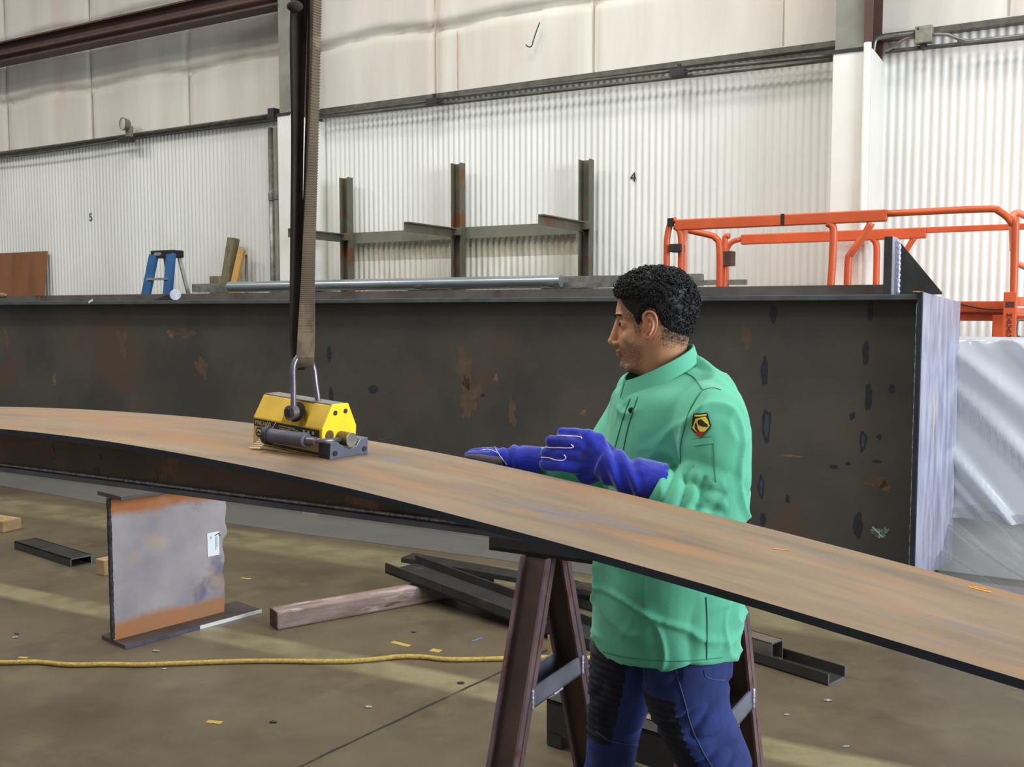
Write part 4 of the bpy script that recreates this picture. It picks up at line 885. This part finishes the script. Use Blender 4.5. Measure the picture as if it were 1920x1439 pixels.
for i, (x, y, wh) in enumerate(db):
    p = flo(x, y); r = .006+.004*((i*37) % 5)/5
    mb = MB().ell(Vector((p.x, p.y, r*.6)), r*2.2, r*.8, r*.6, 7, 5); 
    for v in mb.v: v += noise.noise_vector(v*90)*r*.35; v.z = max(v.z, .0)
    solo('metal_scrap', mb, 'debris_metal' if i % 3 else 'dark_steel', 'tiny metal scrap on floor '+wh, 'scrap', 'metal scraps on the floor')
# ------------------------------------------------------------------ steel trestle
TD = 2.80; tzb = at(1020, 1037, TD/(.866+.5*.032)).z
print('trestle bar z', tzb)
to = thing('steel_trestle', 'rusty brown steel trestle with A-frame legs behind the beam', 'trestle', tuple(W(-1.15, TD, 0)), ROT)
tb0 = onD(933, 1010, TD)[0]
part('top_bar', MB().wbox(tb0, tb0+1.12, TD-.055, TD+.055, tzb, tzb+.012).wbox(tb0, tb0+1.12, TD-.055, TD-.045, tzb, tzb+.075).wbox(tb0, tb0+1.12, TD+.045, TD+.055, tzb, tzb+.075), 'dark_steel', to, label='dark channel top bar')
sA = onD(1022, 1040, TD)[0]; sB = onD(1352, 1120, TD)[0]
print('trestle s', tb0, sA, sB)
LW = .10; FW_ = .062
def leg(sc, sg):
    top = Vector((sc, TD+sg*.045, tzb)); bot = Vector((sc, TD+sg*.36, .0))
    def at_(t, ds, dd): v = top.lerp(bot, t); return W(v.x+ds, v.y+dd, v.z)
    o = part('leg', MB().add([at_(0,-LW/2,-.004),at_(0,LW/2,-.004),at_(0,LW/2,.004),at_(0,-LW/2,.004),at_(1,-LW/2,-.004),at_(1,LW/2,-.004),at_(1,LW/2,.004),at_(1,-LW/2,.004)],
        [(0,1,2,3),(7,6,5,4),(0,4,5,1),(1,5,6,2),(2,6,7,3),(3,7,4,0)]), 'trestle_rust', to)
    for e in (-1, 1):
        x0, x1 = sorted((e*LW/2, e*(LW/2-.008)))
        part('leg_flange', MB().add([at_(0,x0,-FW_/2),at_(0,x1,-FW_/2),at_(0,x1,FW_/2),at_(0,x0,FW_/2),at_(1,x0,-FW_/2),at_(1,x1,-FW_/2),at_(1,x1,FW_/2),at_(1,x0,FW_/2)],
            [(0,1,2,3),(7,6,5,4),(0,4,5,1),(1,5,6,2),(2,6,7,3),(3,7,4,0)]), 'trestle_edge', o)
    part('foot_plate', MB().wbox(sc-.07, sc+.07, TD+sg*.36-.06, TD+sg*.36+.06, 0, .01), 'dark_steel', o)
for sc in (sA, sB):
    leg(sc, -1); leg(sc, 1)
    zb = onD(1045, 1285, TD)[2]; t = 1-zb/tzb; hd = .045+(.36-.045)*t-.02
    b_ = part('brace', MB().wbox(sc-LW/2-.0, sc-LW/2+.007, TD-hd, TD+hd, zb-.02, zb+.045).wbox(sc+LW/2-.007, sc+LW/2, TD-hd, TD+hd, zb-.02, zb+.045).wbox(sc-LW/2, sc+LW/2, TD-hd, TD+hd, zb-.02, zb-.013), 'brace_steel', to, label='bare grey steel cross brace')
    for dd_ in (-hd, hd):
        part('weld_bead', MB().tube([W(sc+LW/2+.002, TD+dd_, zb-.02+.065*i/8) for i in range(9)], [.004+.002*(i % 2) for i in range(9)], 6), 'weld_white', b_, smooth=True)
    part('weld_bead', MB().tube([W(sc+LW/2+.001, TD-.03+.06*i/8, zb-.02) for i in range(9)], [.003+.001*(i % 2) for i in range(9)], 6), 'weld_white', b_, smooth=True)
# ------------------------------------------------------------------ the worker
from mathutils.bvhtree import BVHTree
PY = 2.36; KP = FPX/PY
po = thing('person', 'worker with curly black hair in mint green jacket and blue gloves', 'person', (at(1262,900,PY).x, PY, 0))
b_ = math.radians(7); HF = Vector((-math.cos(b_), math.sin(b_), 0)); HL = Vector((-HF.y, HF.x, 0))
a_ = math.radians(12); TF = Vector((-math.cos(a_), -math.sin(a_), 0)); TL = Vector((-TF.y, TF.x, 0))
HX = 1232.0; HC = at(HX, 600, PY)
def hz(py): return at(HX, py, PY).z
def HP(px, y, py): return Vector((HC.x, HC.y, 0))+HF*((HX-px)/KP)+HL*y+UZ*hz(py)
#        py   front  back  halfw  fnarrow
head_t = [(511.5,1226,1240,.010,0),(514,1205,1258,.034,0),(519,1190,1271,.054,0),(528,1174,1283,.068,0),(540,1164,1292,.077,.02),(555,1160,1298,.081,.06),(570,1157.5,1300,.082,.10),(585,1155,1300,.080,.14),
 (595,1156,1299,.0785,.16),(605,1162,1298,.077,.16),(615,1162,1296,.076,.14),(628,1160,1293,.0745,.16),(642,1159,1290,.072,.20),(652,1160,1288,.069,.24),(662,1163,1287,.066,.26),(672,1165,1287,.062,.26),
 (682,1166,1287,.058,.24),(690,1168,1287.5,.055,.2),(696,1176,1288,.053,.14),(701,1190,1289,.053,.08),(706,1202,1290,.0545,.0),(716,1208,1292,.058,0),(728,1206,1296,.066,0),(742,1196,1302,.09,0)]
def head_ring(r, off=0.0, n=64, fn=None):
    py, xf, xb, hw, nar = r; xc = 1236.0 if py > 520 else (xf+xb)/2; out = []
    for k in range(n):
        ph = 2*PI*k/n; c, s = math.cos(ph), math.sin(ph)
        if c > 0: dx = (xc-xf)/KP*c; yy = hw*math.copysign(abs(s)**(.92), s)*(1-nar*c**1.2)
        else: dx = (xb-xc)/KP*c; yy = hw*math.copysign(abs(s)**.9, s)
        out.append((xc-dx*KP, yy, py, ph))
    return out
hr = cr(head_t, 4)
B = MB().loft([[HP(px, y, py) for px, y, py, _ in head_ring(r)] for r in hr])
torso_t = [(697,1236,.078,.076,36),(702,1243,.094,.104,31),(711,1250,.109,.144,23),(724,1257,.124,.182,14),(745,1264,.140,.209,7),(785,1268,.153,.222,3),(850,1268,.159,.222,2),(920,1264,.160,.220,0),(1000,1256,.162,.220,0),(1090,1249,.168,.222,0),(1150,1247,.171,.223,0),(1182,1244,.169,.221,0),(1196,1243,.164,.216,0)]
def torso_ring(r, k=1.0, n=48, d=0.0):
    py, cx, A, Bw, tl = r; c = at(cx, py, PY); out = []
    for i in range(n):
        t = 2*PI*i/n; ct, st = math.cos(t), math.sin(t); e = .88
        out.append(c-UZ*(tl/KP*ct+max(0, min(1, (py-1120)/70))*.030*ct*ct)+TF*(A*k+d)*math.copysign(abs(ct)**e, ct)+TL*(Bw*k+d)*math.copysign(abs(st)**e, st))
    return out
# body: chest inside the jacket continues the neck, one surface
B.loft([torso_ring(r, .80, 32) for r in torso_t[3:]])
for sg in (1, -1):
    B.capsule(HP(1160, sg*.006, 592), HP(1164, sg*.036, 592), .0085, .0075)
    B.ell(HP(1156, sg*.0115, 644.5), .0082, .0075, .0068, 12, 8)
    B.ell(HP(1181, sg*.040, 632), .020, .018, .018, 14, 10)
    B.capsule(HP(1181, sg*.022, 689), HP(1216, sg*.041, 672), .012, .011)
    B.ell(HP(1171.5, sg*.030, 607.5), .0136, .0136, .0130, 20, 14)
    # ear
    e = sg*.0
    hx = [(1208,606,.078),(1205,596,.082),(1208,588,.086),(1217,584.5,.090),(1226,590,.094),(1229.5,603,.096),(1227.5,617,.093),(1221,628,.088),(1214,634,.083),(1209,631,.079),(1209,625,.078)]
    B.tube(cr([tuple(HP(x, sg*l, y)) for x, y, l in hx], 5), [.0036]*56 if False else .0036, 8)
    B.tube(cr([tuple(HP(x, sg*l, y)) for x, y, l in [(1213,594,.083),(1220,600,.088),(1221,610,.089),(1217,620,.086),(1212,625,.082)]], 5), .0034, 8)
    B.ell(HP(1216.5, sg*.079, 609), .0135, .0045, .028, 16, 10, Matrix.Rotation(math.atan2(HF.y, HF.x)+sg*.35, 3, 'Z'))
    B.ell(HP(1207, sg*.079, 612), .005, .005, .007, 10, 8)
    B.ell(HP(1212, sg*.080, 631), .006, .0045, .007, 10, 8)
B.capsule(HP(1161, 0, 600), HP(1151, 0, 634), .0072, .0095)
B.ell(HP(1148.5, 0, 640.5), .0108, .0100, .0098, 14, 10)
B.capsule(HP(1152, 0, 646), HP(1160, 0, 652), .0055, .006)
B.capsule(HP(1161, -.016, 659.5), HP(1160, 0, 658), .0042, .0058); B.capsule(HP(1160, 0, 658), HP(1161, .016, 659.5), .0058, .0042)
B.capsule(HP(1162, -.014, 666), HP(1161, 0, 667), .0042, .0062); B.capsule(HP(1161, 0, 667), HP(1162, .014, 666), .0062, .0042)
B.ell(HP(1172.5, 0, 685), .0125, .018, .013, 14, 10)
R = remeshed(B, .0021, 6)
for sg in (1, -1):
    ec_ = HP(1171.5, sg*.030, 607.5)
    for i, v in enumerate(R.v):
        q = v-ec_
        if q.length < .019 and q.dot(HF) > .002:
            la = q.dot(HL)*sg; ww = .0036*max(0, 1-(la/.0125)**2)
            if abs(q.z+.0002) < ww+.0008: R.v[i] = v-HF*.0045*min(1, (ww+.0008-abs(q.z+.0002))/.0012)
kiv = []
def unproj(v):   # back to head profile coordinates
    d = v-Vector((HC.x, HC.y, 0)); return HX-d.dot(HF)*KP, d.dot(HL), 585+(CAMH-v.z)*KP*1.0
zref = [(hz(p), p) for p in range(480, 760, 4)]
def zpy(z): return float(np.interp(-z, [-a for a, _ in zref], [p for _, p in zref]))
HLN = [(1140,552),(1162,560),(1167,574),(1176,587),(1188,598),(1193,616),(1201,620),(1205,594),(1212,581),(1224,580),(1233,596),(1241,616),(1258,628),(1290,638),(1320,640)]
def hairline(px): return float(np.interp(px, [a for a, _ in HLN], [b for _, b in HLN]))
bo_ = part('body', R, 'skin', po, smooth=True)
ca_ = bo_.data.color_attributes.new('stubble', 'FLOAT_COLOR', 'POINT')
def sst(a, b, x): t = max(0, min(1, (x-a)/(b-a))); return t*t*(3-2*t)
for i, v in enumerate(R.v):
    px = HX-(v-Vector((HC.x, HC.y, 0))).dot(HF)*KP; lat = (v-Vector((HC.x, HC.y, 0))).dot(HL); py = zpy(v.z)
    st = 0
    hl = hairline(px); st = max(st, sst(hl+22, hl-4, py)*1.3)
    beard = sst(1215, 1195, px)*sst(636, 660, py)*sst(712, 700, py); beard = max(beard, sst(1172, 1162, px)*sst(646, 650, py)*sst(658, 655, py)*.8); st = max(st, beard*.8)
    ear = 1.0 if (abs(lat) > .080 and 1200 < px < 1234 and 580 < py < 638) else 0
    lip = 1.0 if (px < 1166 and 655 < py < 671 and abs(lat) < .02) else 0
    if ear: st = 0
    if px < 1150 and py < 652: st = 0
    ca_.data[i].color = (min(1, st), max(ear*.30, lip*.22), 0, 1)
tb_ = BVHTree.FromPolygons([tuple(v) for v in R.v], R.f)
# eyes, brows
for sg in (1, -1):
    ey = part('eye', MB().ell(HP(1171.5, sg*.030, 607.5), .0124, .0124, .0124, 20, 14), 'eye_white', po, smooth=True)
    part('iris', MB().ell(HP(1163.6, sg*.0338, 607.5), .0036, .0062, .0062, 16, 10, Matrix.Rotation(math.atan2(HF.y, HF.x), 3, 'Z')), 'iris', ey, smooth=True)
    eb = MB(); random.seed(11)
    for k in range(260):
        t = random.random(); y_e = sg*(.008+.032*t); bd_ = (HF*math.cos(1.1*t)+HL*sg*math.sin(1.1*t)); ep_ = HP(1165, y_e, 594-3.0*math.sin(t*2.4)+random.uniform(-2.4, 2.4)*(1-.5*t))+bd_*.06; hh_ = tb_.ray_cast(ep_, -bd_); base = (hh_[0] or ep_)+bd_*.0004
        eb.tube([base+HF*.0005, base+bd_*.0014+HL*sg*.004*(1-t)-HF*.004*t+UZ*.0006], .0008, 4)
    part('eyebrow', eb, 'hair_black', po)
# hair
def hair_th(px, y, py):
    hl = hairline(px); d = hl-py
    if d < -3: return -.004
    T = .0105 if py < 560 else .0105-.0075*sst(560, 628, py)
    if px < 1200 and py > 560: T *= .25
    if 1196 < px < 1240 and py > 560: T = min(T, .009)
    return -.003+(T+.003)*sst(-3, 16 if py > 560 else 10, d)
HB = MB(); rings = []; hv = []
for r in cr(head_t[:20], 5):
    ring = []
    for px, y, py, ph in head_ring(r, n=96):
        if py > 652: py_ = py
        th = hair_th(px, y, py); fw_ = math.cos(ph)
        nrm_ = (HF*((1236-px)/60.0 if py > 520 else (1232-px)/40)+HL*(y/.075)+UZ*(sst(590, 512, py)*1.3)).normalized()
        p = HP(px, y, py); q = p+nrm_*(th+ (.0035*noise.noise(p*75) if th > .006 else 0)+(.001*sst(.6, 1, fw_) if th > .008 and py < 560 else 0))
        ring.append(q)
        if th > .0028 and py < 636: hv.append((q, nrm_, th))
    rings.append(ring)
HB.loft(rings)
part('hair', HB, 'hair_black', po, smooth=True)
random.seed(5); CM = MB()
for k in range(4600):
    q, n_, th = random.choice(hv); q = q+Vector((random.uniform(-1,1), random.uniform(-1,1), random.uniform(-1,1)))*.004
    R_ = random.uniform(.0035, .0068)*(1 if th > .010 else (.6 if th > .006 else .38)); u = Vector((random.gauss(0,1), random.gauss(0,1), random.gauss(0,1))).normalized(); x_ = n_.cross(u).normalized(); y_ = (n_*random.uniform(.5,1)+u*.5).normalized()
    y_ = (y_-x_*y_.dot(x_)).normalized(); zz = x_.cross(y_); a0 = random.random()*6.28; sp = random.uniform(4.0, 6.6)
    CM.tube([q+x_*R_*math.cos(a0+sp*i/8)+y_*R_*math.sin(a0+sp*i/8)+zz*.0015*i/8-n_*.0015 for i in range(9)], [.0011]*8+[.0005], 4, cap=False)
part('hair_curls', CM, 'hair_black', po, smooth=True)
SH = MB()
for k in range(700):   # short nape hair below the curls
    px = random.uniform(1238, 1292); py = random.uniform(615, 652); hw = .074
    yy = random.choice((1, -1))*random.uniform(0, 1); row = [r for r in head_t if r[0] <= py][-1]
    c = max(-1, -(px-1236)/(row[2]-1236)); s_ = math.sqrt(max(0, 1-c*c)); y = row[3]*math.copysign(s_**.9, yy)
    p = HP(px, y, py); n_ = (HF*((1236-px)/60.0)+HL*(y/.075)).normalized()
    if random.random() < sst(655, 625, py): SH.tube([p+n_*.0002, p+n_*.0022-UZ*.004-HF*.002], .0004, 3, cap=False)
part('nape_hair', SH, 'hair_black', po)
# jacket
def pt(t): return at(*t)
J = MB().loft([torso_ring(r) for r in cr(torso_t, 4)])
near = [(1316,768,2.22,.066),(1326,786,2.18,.080),(1336,810,2.145,.083),(1340,860,2.12,.079),(1340,915,2.10,.077),(1334,962,2.085,.074),(1306,968,2.075,.066),(1270,946,2.075,.060),(1243,930,2.085,.056),(1226,921,2.09,.044)]
far = [(1212,735,2.54,.070),(1203,760,2.56,.080),(1180,800,2.56,.076),(1150,842,2.53,.070),(1120,880,2.47,.066),(1085,888,2.40,.058),(1045,882,2.35,.052),(1005,874,2.31,.048)]
def sleeve(path):
    P = cr(path, 6); return [at(x, y, Y) for x, y, Y, r in P], [r for *_, r in P]
for path in (near, far):
    c, r = sleeve(path); J.tube(c, r, 28)
    J.ell(c[0], r[0]*1.02, r[0]*1.02, r[0]*.98, 20, 12)
JR = remeshed(J, .0052, 6)
nc, nr = sleeve(near)
def ridge(q, k):   # narrow crease lines where the noise field crosses zero
    return max(0.0, 1-abs(noise.noise(q))*k)**1.6
def jwrinkle(p):
    d = .0035*noise.noise(p*5.0)
    def mm_(o): return max(0.0, min(1.0, .55+noise.noise(p*4.2+Vector((o,9,9)))*2.6))
    d -= .0080*mm_(9)*ridge(Vector((p.x*3.4+p.z*1.8, p.y*3.4, p.z*1.9-p.x*1.0))+Vector((3,0,0)), 8)
    d += .0090*mm_(2)*ridge(Vector((p.x*3.8-p.z*3.6, p.y*4, p.z*3.6+p.x*2.2))+Vector((7,2,5)), 8)
    d += .0050*mm_(4)*ridge(Vector((p.x*8-p.z*3.6, p.y*7, p.z*7+p.x*2.2))+Vector((4,2,1)), 7)
    if p.z < 1.2: d += .0095*mm_(5)*ridge(Vector((p.x*4+p.z*5.4, p.y*3.4, p.z*4.6-p.x*3.6))+Vector((1,8,5)), 8)+.0060*mm_(1)*ridge(Vector((p.x*6-p.z*6, p.y*4, p.z*5+p.x*5))+Vector((11,3,2)), 7)-.004
    return d+.0010*noise.noise(p*24)
nc, nr = sleeve(near)
fa, fb = at(1325,960,2.08), at(1230,922,2.09); fd = (fb-fa); fl_ = fd.length; fd.normalize()
ea, eb_ = at(1338,800,2.14), at(1336,965,2.085)
for i, p in enumerate(JR.v):
    d = jwrinkle(p)
    u = (p-fa).dot(fd); rad = (p-fa-fd*u).length
    if -.02 < u < fl_+.02 and rad < .085: d += .0095*(abs(math.sin(u*PI/.034+1.3*noise.noise(p*11)+p.z*5))-.55)*sst(-.02, .03, u)
    # armhole crease in front of the upper arm, inner elbow bunching
    w_ = p-ea; t = w_.dot((eb_-ea).normalized())
    ax_ = (p-ea-(eb_-ea).normalized()*t).length
    if p.y < 2.3 and .09 < t < .20 and ax_ < .11 and p.x < at(1330,900,2.1).x+.02: d += .0075*(abs(math.sin(p.z*PI/.040+p.x*16+1.4*noise.noise(p*8)))-.5)*sst(.09, .15, t)*sst(.11, .085, ax_)
    JR.v[i] = p+JR.n[i]*d
ja = part('jacket', JR, 'jacket_green', po, smooth=True, label='mint green cotton work jacket')
bvh = BVHTree.FromPolygons([tuple(v) for v in JR.v], JR.f)
def hit(px, py, off=.0015, tree=None):
    loc, n, _, _ = (tree or bvh).ray_cast(Vector((0,0,CAMH)), ray(px, py).normalized())
    if loc is None: return at(px, py, 2.3)
    if n.dot(ray(px, py)) > 0: n = -n
    return loc+n*off
def seam(pts, r, mm, name, parent=ja, off=.0008, tree=None, n=8):
    return part(name, MB().tube([hit(x, y, off, tree) for x, y in cr(pts, n)], r, 6), mm, parent, smooth=True)
seam([(1277,690),(1288,701),(1300,708),(1310,721),(1316,731)], .0016, 'jacket_stitch', 'yoke_seam')
seam([(1317,732),(1303,752),(1290,778),(1282,806),(1276,838),(1277,870)], .0015, 'jacket_stitch', 'armhole_seam')
seam([(1317,732),(1336,728),(1352,732)], .0012, 'jacket_stitch', 'armhole_seam')
seam([(1324,1120),(1326,1160),(1326,1200),(1325,1238)], .0013, 'jacket_stitch', 'side_seam')
seam([(1130,1222),(1170,1232),(1230,1239),(1290,1240),(1355,1233)], .0010, 'jacket_stitch', 'hem_stitch')
seam([(1196,745),(1186,775),(1176,810),(1168,850),(1160,890)], .0016, 'jacket_stitch', 'placket_edge')
seam([(1182,748),(1170,780),(1160,815),(1152,845)], .0014, 'jacket_stitch', 'placket_edge')
for x, y in ((1184,770),(1161,847)):
    p = hit(x, y, .001); part('snap', MB().ell(p, .007, .005, .007, 12, 8), 'patch_black', ja, smooth=True)
# hanging pocket flap and pen pocket on the sleeve
def surf_poly(pts, off, mm, name, parent=ja, n=6, tree=None):
    cx = sum(p[0] for p in pts)/len(pts); cy = sum(p[1] for p in pts)/len(pts); m = MB(); k = len(pts)
    dense = []
    for i in range(k):
        for t in range(4): dense.append((pts[i][0]+(pts[(i+1) % k][0]-pts[i][0])*t/4, pts[i][1]+(pts[(i+1) % k][1]-pts[i][1])*t/4))
    K = len(dense); rings = []
    for j in range(1, n+1): rings.append([hit(cx+(x-cx)*j/n, cy+(y-cy)*j/n, off, tree) for x, y in dense])
    m.loft(rings, cap=False); c = len(m.v); m.v.append(hit(cx, cy, off, tree)); m.f += [(c, (i+1) % K, i) for i in range(K)]
    return part(name, m, mm, parent, smooth=True)
surf_poly([(1299,825),(1336,820),(1338,832),(1301,837)], .0022, 'jacket_green', 'sleeve_tab')
seam([(1299,824),(1336,819)], .0010, 'jacket_stitch', 'sleeve_tab_stitch')
seam([(1338,832),(1340,870),(1342,905)], .0009, 'jacket_stitch', 'pen_pocket_stitch')
def E6(pts): return [(1280+x/20.56, 760+y/20.56) for x, y in pts]
pa = surf_poly(E6([(430,340),(950,295),(1000,450),(1105,790),(1060,900),(920,1060),(720,1245),(500,1110),(360,940),(390,480)]), .0030, 'patch_black', 'emblem_patch')
surf_poly(E6([(500,520),(880,465),(960,570),(1050,820),(980,915),(860,1040),(560,1050),(405,900),(480,600)]), .0037, 'patch_yellow', 'emblem_field', pa)
surf_poly(E6([(480,395),(920,355),(920,415),(480,455)]), .0037, 'patch_yellow', 'emblem_bar', pa, n=3)
surf_poly(E6([(610,580),(720,550),(985,790),(975,865),(760,840),(650,790),(590,680)]), .0045, 'patch_black', 'emblem_figure', pa)
surf_poly(E6([(500,700),(560,690),(600,900),(690,1050),(620,1060),(500,930)]), .0045, 'patch_black', 'emblem_stripe', pa, n=3)
surf_poly(E6([(490,1105),(680,1035),(925,1040),(715,1240)]), .0045, 'patch_red', 'emblem_tip', pa)
# collar
cf, cb_ = at(1172, 730, 2.33), at(1296, 661, 2.37); cc_ = (cf+cb_)/2; cu = (cb_-cf)/2; Lc = cu.length
rings = []
for k in range(49):
    t = -PI*.985+2*PI*.985*k/48   # opening at the front
    ct, st = math.cos(t), math.sin(t)
    sag = .004*abs(st)
    up_ = cc_+cu*ct*.98+TL*.076*st*(1+.12*ct)+UZ*(sag+.020)
    lo_ = cc_+cu*ct*1.10+TL*.094*st+UZ*(sag-.018)
    n_ = (cu.normalized()*ct+TL*st); n_.z = 0; n_.normalize()
    rings.append([lo_-n_*.002, lo_+n_*.0035, up_+n_*.002, up_-n_*.0015])
part('collar', MB().loft(rings), 'jacket_green', ja, smooth=40)
# gloves
G = MB()
wr = at(1158,884,2.115)
G.tube([at(*t) for t in ((1244,910,2.092),(1222,905,2.094),(1196,898,2.10),(1172,890,2.11),(1150,878,2.12),(1128,866,2.13))], [.052,.050,.0475,.044,.043,.040], 24, flat=.92)
for (x, y, r) in ((1100,822,.021),(1092,838,.022),(1086,856,.022),(1082,874,.022),(1100,892,.022),(1120,832,.026)): G.capsule(at(1140,868,2.125), at(x, y, 2.145), .033, r, 16)
fingers = [((1102,819,2.143),(1077,813,2.16),(1053,811,2.17),.0130),((1092,836,2.137),(1062,830,2.145),(1034,828,2.16),.0155),((1084,855,2.135),(1052,852,2.145),(1025,851,2.165),.0148),((1082,876,2.135),(1052,872,2.14),(1022,871,2.16),.0150)]
for a, m_, b, r in fingers: G.tube([at(*a), at(*m_), at(*b)], [r*1.15, r, r*.92], 14); G.ell(at(*b), r*.92, r*.92, r*.92, 14, 10); G.ell(at(*a), r*1.15, r*1.15, r*1.15, 12, 8)
G.tube([at(1128,868,2.17), at(1095,872,2.205), at(1065,872,2.21)], [.020,.016,.0135], 14); G.ell(at(1065,872,2.21), .0135, .0135, .0135, 12, 8)
GR = remeshed(G, .0036, 3)
for i, p in enumerate(GR.v):
    d = .0025*noise.noise(p*26)+.0012*noise.noise(p*60); X_ = 960+p.x/p.y*FPX
    if 1120 < X_ < 1215: d += .0045*math.sin((p.x*1.0+p.z*.35)*2*PI/.034+2*noise.noise(p*12))*sst(1120, 1150, X_)*sst(1215, 1185, X_)
    GR.v[i] = p+GR.n[i]*d
gl = part('glove', GR, 'glove_blue', po, smooth=True, label='blue leather gauntlet glove nearer the camera')
tg_ = BVHTree.FromPolygons([tuple(v) for v in GR.v], GR.f)
for pts in ([(1045,818),(1065,819),(1088,820),(1091,823)], [(1022,839),(1040,840),(1068,840),(1075,838),(1071,834)], [(1014,858),(1030,859),(1040,863),(1054,864),(1061,859),(1058,853)]):
    seam(pts, .0014, 'piping', 'piping', gl, .0012, tg_, 6)
cp = [at(1245,910,2.092)+Vector((0, .050*math.cos(t), .050*math.sin(t))) for t in [2*PI*i/24 for i in range(25)]]
F2 = MB()
F2.tube([at(*t) for t in ((1010,872,2.285),(992,869,2.285),(970,866,2.28),(952,866,2.275))], [.048,.047,.044,.034], 24, flat=.9)
F2.capsule(at(955,864,2.275), at(925,862,2.275), .034, .024, 16, flat=1)
hand = [((928,852,2.30),(905,849,2.31),(884,851,2.315),.0125),((926,856,2.285),(900,854,2.29),(877,855,2.29),.0125),((926,859,2.268),(900,857,2.268),(880,856,2.265),.0125)]
for a, m_, b, r in hand: F2.tube([at(*a), at(*m_), at(*b)], [r*1.3, r, r*.85], 12); F2.ell(at(*b), r*.85, r*.85, r*.8, 12, 8)
F2.tube([at(935,852,2.33), at(912,848,2.34), at(893,850,2.345)], [.016,.012,.010], 12); F2.ell(at(893,850,2.345), .010, .010, .010, 10, 8)
FR = remeshed(F2, .0036, 3)
for i, p in enumerate(FR.v):
    X_ = 960+p.x/p.y*FPX; d = .0025*noise.noise(p*26)
    if 935 < X_ < 985: d += .004*math.sin((p.x+p.z*.2)*2*PI/.03)*sst(935, 950, X_)*sst(985, 970, X_)
    FR.v[i] = p+FR.n[i]*d
fg = part('glove', FR, 'glove_blue', po, smooth=True, label='blue leather glove of the far hand touching the plate edge')
tf_ = BVHTree.FromPolygons([tuple(v) for v in FR.v], FR.f)
th_ = MB().tube([at(940,872,2.245), at(915,866,2.238), at(893,861,2.240), at(876,858.5,2.248)], [.018,.015,.0125,.0085], 14).ell(at(876,858.5,2.248), .0085, .0085, .0075, 12, 8)
thm = part('thumb', remeshed(th_, .003, 3), 'glove_leather', fg, smooth=True, label='grey leather thumb panel')
tt_ = BVHTree.FromPolygons([tuple(v) for v in FR.v]+[tuple(v) for v in th_.v], list(FR.f)+[tuple(i+len(FR.v) for i in f) for f in th_.f])
seam([(900,846),(913,844),(925,847),(936,852)], .0011, 'piping', 'piping', fg, .0012, tt_, 6); seam([(927,838),(934,850),(942,862),(950,872)], .0011, 'piping', 'piping', fg, .0012, tt_, 6)
# jeans
nl = [(1288,1205,2.28,.104),(1288,1245,2.27,.106),(1288,1300,2.26,.099),(1303,1350,2.265,.090),(1328,1400,2.27,.086),(1350,1450,2.27,.080),(1375,1530,2.28,.074),(1410,1680,2.33,.064),(1455,1830,2.38,.060),(1470,1870,2.39,.058)]
fl2 = [(1196,1160,2.45,.095),(1178,1220,2.46,.095),(1164,1300,2.46,.082),(1154,1350,2.46,.072),(1146,1400,2.45,.066),(1141,1450,2.45,.066),(1138,1540,2.45,.064),(1136,1680,2.46,.058),(1134,1830,2.47,.056)]
Q = MB()
for path in (nl, fl2):
    c, r = sleeve(path); Q.tube(c, r, 28)
Q.ell(at(1248,1165,2.36), .140, .175, .10, 24, 14)
QR = remeshed(Q, .0052, 4)
nlc = [at(x, y, Y) for x, y, Y, r in nl]; flc = [at(x, y, Y) for x, y, Y, r in fl2]
def near_axis(p, cs):
    best = 9
    for a, b in zip(cs, cs[1:]):
        d = b-a; t = max(0, min(1, (p-a).dot(d)/d.dot(d))); q = a+d*t
        if (p-q).length < best: best = (p-q).length; qq = q
    return best, qq
panel = []
for i, p in enumerate(QR.v):
    d = .0030*noise.noise(p*9)-.0075*max(0, 1-abs(noise.noise(Vector((p.x*5+p.z*4, p.y*5, p.z*10-p.x*7))))*8)+.0015*noise.noise(p*30)
    dn, qn = near_axis(p, nlc); df, qf = near_axis(p, flc); isn = dn < df; q = qn if isn else qf
    zl, zh = (.30, .80) if isn else (.60, .855)
    rel = (p-q); rel.z = 0; rel.normalize(); front = rel.dot(Vector((-1, -.12 if isn else -.25, 0)).normalized())
    inp = zl < p.z < zh and front > (.52 if isn else .35)
    if inp: d += .0032*math.sin(p.z*2*PI/.0185+1.2*noise.noise(p*8))
    panel.append(inp); QR.v[i] = p+QR.n[i]*d
je = part('jeans', QR, 'denim', po, smooth=True, label='blue denim jeans with ribbed knee panels'); je.data.materials.append(MAT['denim_dark'])
for pg in je.data.polygons:
    if sum(panel[v] for v in pg.vertices)*2 > len(pg.vertices): pg.material_index = 1
tj = BVHTree.FromPolygons([tuple(v) for v in QR.v], QR.f)
seam([(1268,1256),(1275,1285),(1285,1320),(1297,1365),(1318,1410),(1335,1438)], .0012, 'denim_thread', 'outer_seam', je, .0008, tj)
seam([(1320,1258),(1324,1270),(1340,1275),(1358,1276)], .0010, 'denim_thread', 'pocket_stitch', je, .0008, tj)
seam([(1118,1372),(1140,1388),(1170,1396),(1196,1398)], .0012, 'denim_thread', 'knee_seam', je, .0008, tj)
for cpt, ang in ((nlc[-1], .15), (flc[-1], -.2)):
    z_ = cpt.z; d = Vector((-math.cos(ang), -math.sin(ang), 0)); n_ = Vector((-d.y, d.x, 0)); rings = []
    for x, hw, hh in ((-.075,.032,.05),(-.05,.04,.085),(0,.043,.14),(.05,.045,.10),(.10,.050,.075),(.15,.050,.062),(.19,.040,.05),(.21,.02,.035)):
        rings.append([Vector((cpt.x, cpt.y, 0))+d*x+n_*hw*c+UZ*h for c, h in ((-1,0),(1,0),(1,hh*.5),(.7,hh*.9),(0,hh),(-.7,hh*.9),(-1,hh*.5))])
    part('boot', MB().loft(rings), 'boot', po, smooth=50)
